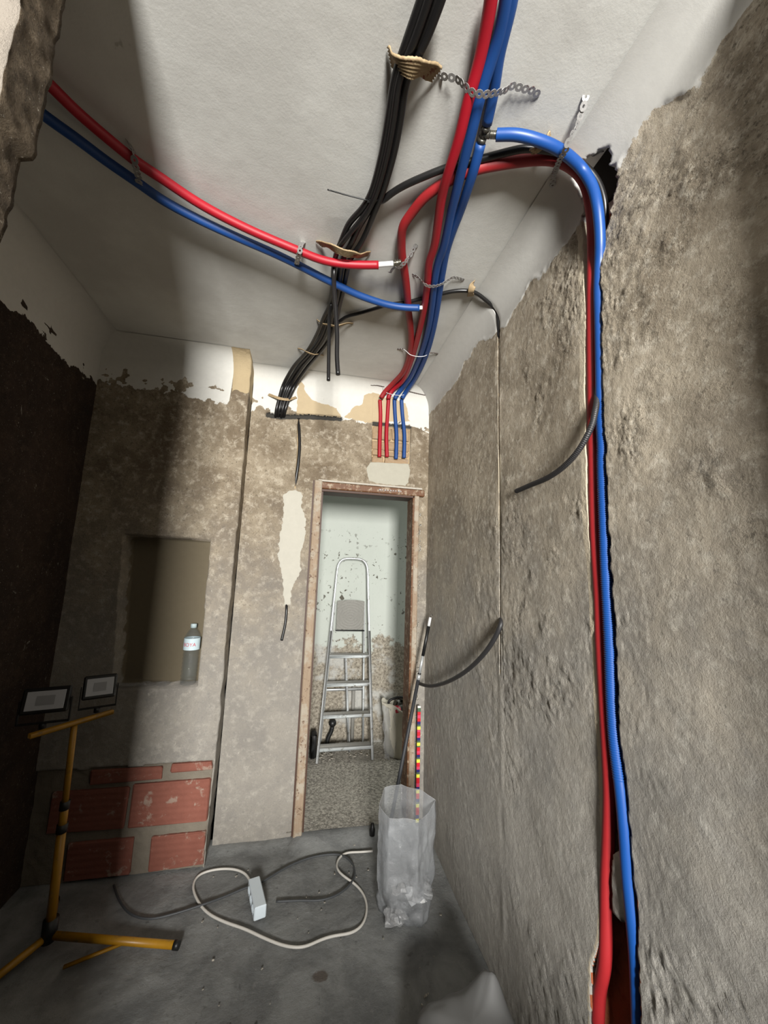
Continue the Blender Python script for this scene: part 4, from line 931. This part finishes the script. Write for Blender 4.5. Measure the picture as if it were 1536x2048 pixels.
mc = dict(w=plain('rod_white', lin(214, 214, 210), .4), g=plain('rod_green', lin(74, 92, 72), .4), r=plain('rod_red', lin(190, 30, 42), .4), p=plain('rod_pink', lin(196, 60, 92), .4),
          n=plain('rod_navy', lin(40, 34, 96), .4), y=plain('rod_yellow', lin(226, 218, 76), .4))
z = p1.z
for c, hgt in bands:
    if z-hgt < .05: break
    MB().box((p1.x, p1.y, z-hgt/2), (.020, .012, hgt), None, .0015).build('band', mc[c], t, False); z -= hgt
MB().box((p1.x, p1.y, (.036+z)/2), (.020, .012, z-.036), None, .001).build('foot', m_blk, t, False)

# ------------------------------------------------------------------ clear bag
bag = thing('plastic_bag', 'tall clear plastic bag standing open on the floor by the right wall', 'bag', (.545, 1.88, 0))
nA, nZ = 84, 34; V_ = []; F_ = []
cx, cy = .545, 1.885
TOPP = [(.545, 2.000), (.680, 1.874), (.560, 1.768), (.443, 1.812), (.408, 1.885), (.452, 1.965)]
BOTP = [(.424, 1.915), (.47, 1.85), (.541, 1.812), (.60, 1.785), (.655, 1.84), (.63, 1.93), (.53, 1.97)]
def ray_poly(P_, a):
    dx, dy = math.cos(a), math.sin(a); best = .1
    for k in range(len(P_)):
        x1, y1 = P_[k][0]-cx, P_[k][1]-cy; x2, y2 = P_[(k+1) % len(P_)][0]-cx, P_[(k+1) % len(P_)][1]-cy
        den = dx*(y2-y1)-dy*(x2-x1)
        if abs(den) < 1e-9: continue
        t_ = (x1*(y2-y1)-y1*(x2-x1))/den; s_ = (x1*dy-y1*dx)/den
        if t_ > 0 and -1e-6 <= s_ <= 1+1e-6: best = t_
    return best
AN = sorted([2*math.pi*k/(nA-6) for k in range(nA-6)]+[math.atan2(y-cy, x-cx) % (2*math.pi) for x, y in TOPP])
for j in range(nZ+1):
    f = j/nZ
    for a in AN:
        w = sstep(np.array(f), .0, .35)*1.; rr_ = ray_poly(BOTP, a)*(1-w)+ray_poly(TOPP, a)*w
        g = float(fbm(np.array(a*1.3), np.array(f*2.6), 1.8, 3, 5)); g2 = float(vn(np.array(a*3), np.array(f*9), 2, 8))
        rr_ += (g*.012+g2*.006*(1+2*max(0, 1-f*2.2)))*(.4 if f > .9 else 1)
        if f < .06: rr_ *= .90+f*1.6
        top = .452+.022*math.sin(a)+.010*math.sin(3*a+.5)
        V_.append((cx+rr_*math.cos(a), cy+rr_*math.sin(a), .004+f*top))
for j in range(nZ):
    for k in range(nA): q = (k+1) % nA; F_.append((j*nA+k, j*nA+q, (j+1)*nA+q, (j+1)*nA+k))
F_.append(tuple(range(nA))[::-1])
mesh('film', V_, F_, m_bag, bag)
rim = [V_[nZ*nA+k] for k in range(nA)]+[V_[nZ*nA]]
MB().tube(rim, .0011, 6, False).build('rolled_rim', m_film, bag)
t = bag
r = np.random.RandomState(21)
for k in range(7):
    V_ = []; F_ = []; c = np.array([cx+.07*(r.rand()-.5)*2, cy-.03+.05*(r.rand()-.5)*2, .035+.028*k*.8]); n1, n2 = 14, 9
    for j in range(n2+1):
        for i in range(n1):
            a = 2*math.pi*i/n1; b_ = math.pi*j/n2; rr_ = .042*(1+.28*math.sin(3*a+k)*math.sin(2*b_+k)+.22*r.uniform(-1, 1)*math.sin(b_))
            V_.append(c+np.array([rr_*math.cos(a)*math.sin(b_), rr_*math.sin(a)*math.sin(b_), .6*rr_*math.cos(b_)]))
    for j in range(n2):
        for i in range(n1): q = (i+1) % n1; F_.append((j*n1+i, j*n1+q, (j+1)*n1+q, (j+1)*n1+i))
    mesh('crumpled_scrap', V_, F_, m_film if k != 3 else m_pex, bag, False)
tag(MB().lathe([(0, 0), (.015, 0), (.016, .03), (.012, .04), (.009, .06), (0, .062)], (.478, 2.36, .03), 16).build('rubber_plug', m_blk), 'small black cap behind the clear plastic bag at the doorstep', 'cap')

# white sack slumped on the floor at the very bottom right, one corner sticking up
V_ = []; F_ = []; nA, nZ = 72, 34
for j in range(nZ+1):
    f = j/nZ
    for k in range(nA):
        a = 2*math.pi*k/nA; R = max(0, 1-f**2.4)**.62
        fold = .10*math.sin(5*a+2.2*f)+.06*math.sin(9*a-4*f+1)+.10*float(fbm(np.array(a*.9), np.array(f*2.5), 1.6, 4, 15))
        x = .570+.185*R*(1+fold*.8)*math.cos(a); y = 1.245+.165*R*(1+fold*.8)*math.sin(a)
        z = .205*(1-(1-f)**1.6)
        z += .030*float(fbm(np.array(x*9), np.array(y*9), 1.3, 3, 4))*math.sin(math.pi*f)
        # the tied corner pulled towards the wall
        g = math.exp(-(((x-.665)/.050)**2+((y-1.315)/.050)**2))*f
        z += .135*g**1.3; x += .025*g; y += .02*g
        V_.append((x, y, z))
for j in range(nZ):
    for k in range(nA): q = (k+1) % nA; F_.append((j*nA+k, j*nA+q, (j+1)*nA+q, (j+1)*nA+k))
tag(mesh('plastic_sack', V_, F_, m_sackw), 'white plastic sack with a peaked corner at the bottom edge by the right wall', 'sack')

# ------------------------------------------------------------------ cables and socket block on the floor
run('cable', T['white_cable'], .0052, m_wcab, label='pale grey cable looped round the white socket block', cat='cable', n=10, rl=8)
run('cable', T['black_cable'], .0048, m_bcab, label='dark grey cable running under the white cable loop', cat='cable', n=10, rl=8)
a = Vector((-.088, 1.955, .028)); b = Vector((-.136, 2.125, .028)); d_ = (b-a).normalized(); ang = math.atan2(-d_.x, d_.y)
t = thing('socket_block', 'white extension socket block lying on its side on the floor', 'socket block', (a+b)/2*1.0)
Rz = Matrix.Rotation(ang, 3, 'Z')
MB().box((a+b)/2, (.052, (b-a).length, .052), Rz, .004).build('body', m_sock, t, False)
for k in range(3):
    p = a.lerp(b, .2+.3*k)+Rz @ Vector((-.0265, 0, 0))
    MB().lathe([(.018, 0), (.018, .002), (.014, .002), (.014, -.004), (0, -.004)], p, 16, Rz @ Matrix.Rotation(-math.pi/2, 3, 'Y')).build('outlet', m_sock, t)

# ------------------------------------------------------------------ work-light stand
sx_, sy_ = -.893, 1.965
st = thing('lamp_stand', 'yellow tripod work-light stand in the dark left corner', 'stand', (sx_, sy_, 0))
MB().tube([(sx_, sy_, .05), (sx_-.008, sy_, .42)], .0165, 14).build('lower_pole', m_yel, st)
MB().tube([(sx_-.008, sy_, .42), (sx_-.010, sy_, .52)], .0150, 14).build('middle_pole', m_yel, st)
MB().tube([(sx_-.010, sy_, .50), (sx_-.018, sy_, .835)], .0120, 14).build('upper_pole', m_yel, st)
MB().tube([(sx_-.008, sy_, .415), (sx_-.008, sy_, .445)], .020, 14).build('clamp', m_blk, st)
MB().tube([(sx_-.010, sy_, .50), (sx_-.010, sy_, .53)], .018, 14).build('clamp', m_blk, st)
bl, brr = Vector(BARL), Vector(BARR)
MB().bar(bl, brr, .022, .018, (0, 0, 1), .002).build('cross_bar', m_yel, st)
MB().lathe([(0, .0), (.026, .0), (.026, .075), (0, .075)], (sx_, sy_, .03), 16).build('hub', m_blk, st)
for (tx, ty) in ((-.405, 1.875), (-1.02, 1.80), (-.98, 2.17)):
    lg = MB().tube([(sx_, sy_, .048), (tx, ty, .020)], .0135, 12).build('leg', m_yel, st)
    dv = (Vector((tx, ty, .02))-Vector((sx_, sy_, .048))).normalized()
    MB().tube([Vector((tx, ty, .020))-dv*.004, Vector((tx, ty, .020))+dv*.018], .0155, 12).build('rubber_foot', m_blk, lg)
MB().bar((-.60, 1.908, .028), (-.785, 1.865, .010), .014, .006, (0, 0, 1)).build('leg_brace', m_yel, st)
def flood(c, w, hgt, yw, pt_, label):
    c = Vector(c); R = Matrix.Rotation(math.radians(yw), 3, 'Z') @ Matrix.Rotation(math.radians(pt_), 3, 'X')
    t = thing('flood_light', label, 'lamp', c, 'unlit work lamps on the yellow stand')
    MB().box(c, (w, .022, hgt), R, .006).build('housing', m_blk, t, False)
    g = MB().box(c+R @ Vector((0, -.0115, 0)), (w*.80, .003, hgt*.72), R, .001).build('glass', m_lens, t, False)
    MB().box(c+R @ Vector((0, -.0135, 0)), (w*.38, .002, hgt*.36), R).build('led_panel', m_lensd, g, False)
    mb = MB()
    for s in (-1, 1):
        mb.box(c+R @ Vector((s*(w/2+.005), .0, 0))+Vector((0, 0, -hgt*.42)), (.004, .018, hgt*.95), Matrix.Rotation(math.radians(yw), 3, 'Z'))
    mb.box(c+Vector((0, 0, -hgt*.88)), (w+.014, .018, .004), Matrix.Rotation(math.radians(yw), 3, 'Z')); mb.build('bracket', m_blk, t, False)
    MB().lathe([(0, 0), (.012, 0), (.012, .02), (0, .02)], c+Vector((0, 0, -hgt*.88-.022)), 12).build('bracket_bolt', m_blk, t)
flood(LAMPL, .160, .100, 14, -14, 'unlit black flood light with a white glass, left one on the yellow stand')
flood(LAMPR, .125, .100, 24, -14, 'unlit black flood light with a white glass, right one on the yellow stand')

# ------------------------------------------------------------------ bottle and film in the niche
bx, by, bz = -.575, 2.355, .868
bt = thing('water_bottle', 'empty clear plastic water bottle with a pale label on the niche sill', 'bottle', (bx, by, bz))
prof = [(0, .004), (.030, 0), (.038, .008), (.040, .03)]
z = .03
while z < .185:
    prof += [(.040, z), (.0375, z+.008), (.040, z+.016)]; z += .022
prof += [(.041, .19), (.041, .245), (.039, .255), (.030, .275), (.018, .292), (.0135, .298), (.0135, .305)]
MB().lathe(prof, (bx, by, bz), 28).build('bottle_body', m_pet, bt)
lb = MB().lathe([(.0418, .186), (.0418, .247)], (bx, by, bz), 36).build('label_band', plain('bottle_label', lin(196, 214, 220), .5, var=.06), bt)
MB().lathe([(0, .322), (.015, .321), (.0158, .318), (.0158, .300), (.012, .300)], (bx, by, bz), 20).build('cap', plain('bottle_cap', lin(180, 196, 198), .5), bt)
cu = bpy.data.curves.new('lettering', 'FONT'); cu.body = 'BOYA'; cu.size = .026; cu.align_x = 'CENTER'; cu.extrude = 0
to = bpy.data.objects.new('lettering_tmp', cu); COL.objects.link(to)
dg = bpy.context.evaluated_depsgraph_get(); me = bpy.data.meshes.new_from_object(to.evaluated_get(dg)); bpy.data.objects.remove(to)
Vt = np.zeros(len(me.vertices)*3); me.vertices.foreach_get('co', Vt); Vt = Vt.reshape(-1, 3); Ft = [tuple(p.vertices) for p in me.polygons]
bpy.data.meshes.remove(me)
ang = Vt[:, 0]/.0423+math.radians(-90+2)-.12
mesh('lettering', np.stack([bx+.0424*np.cos(ang), by+.0424*np.sin(ang), bz+.206+Vt[:, 1]], -1), Ft, plain('red_print', lin(196, 30, 60), .5), lb, False)
us = spans((-.93, -.66, .006)); vs = spans((2.296, 2.37, .006)); U, V = grid(us, vs)
zf = .878+.010*np.abs(fbm(U, V, 34, 3, 101))+.022*sstep(-abs(U+.80), -.13, 0)*(.5+fbm(U, V, 12, 2, 7))
tag(mesh('plastic_film', np.stack([U, V, zf], -1).reshape(-1, 3), gfaces(len(us), len(vs)), m_film), 'crumpled clear film lying on the niche sill left of the bottle', 'plastic film')
# crumbs on the room floor
mb = MB(); r = np.random.RandomState(5)
for k in range(48):
    s = .0025+.005*r.rand(); x = -.35+1.1*r.rand(); y = 1.5+.85*r.rand()
    mb.box((x, y, .002+s*.2), (s*1.5, s, s*.6), Matrix.Rotation(r.rand()*3, 3, 'Z'), s*.2)
tag(mb.build('floor_crumbs', m_rubble), 'plaster crumbs scattered over the cement floor', 'debris', kind='stuff')
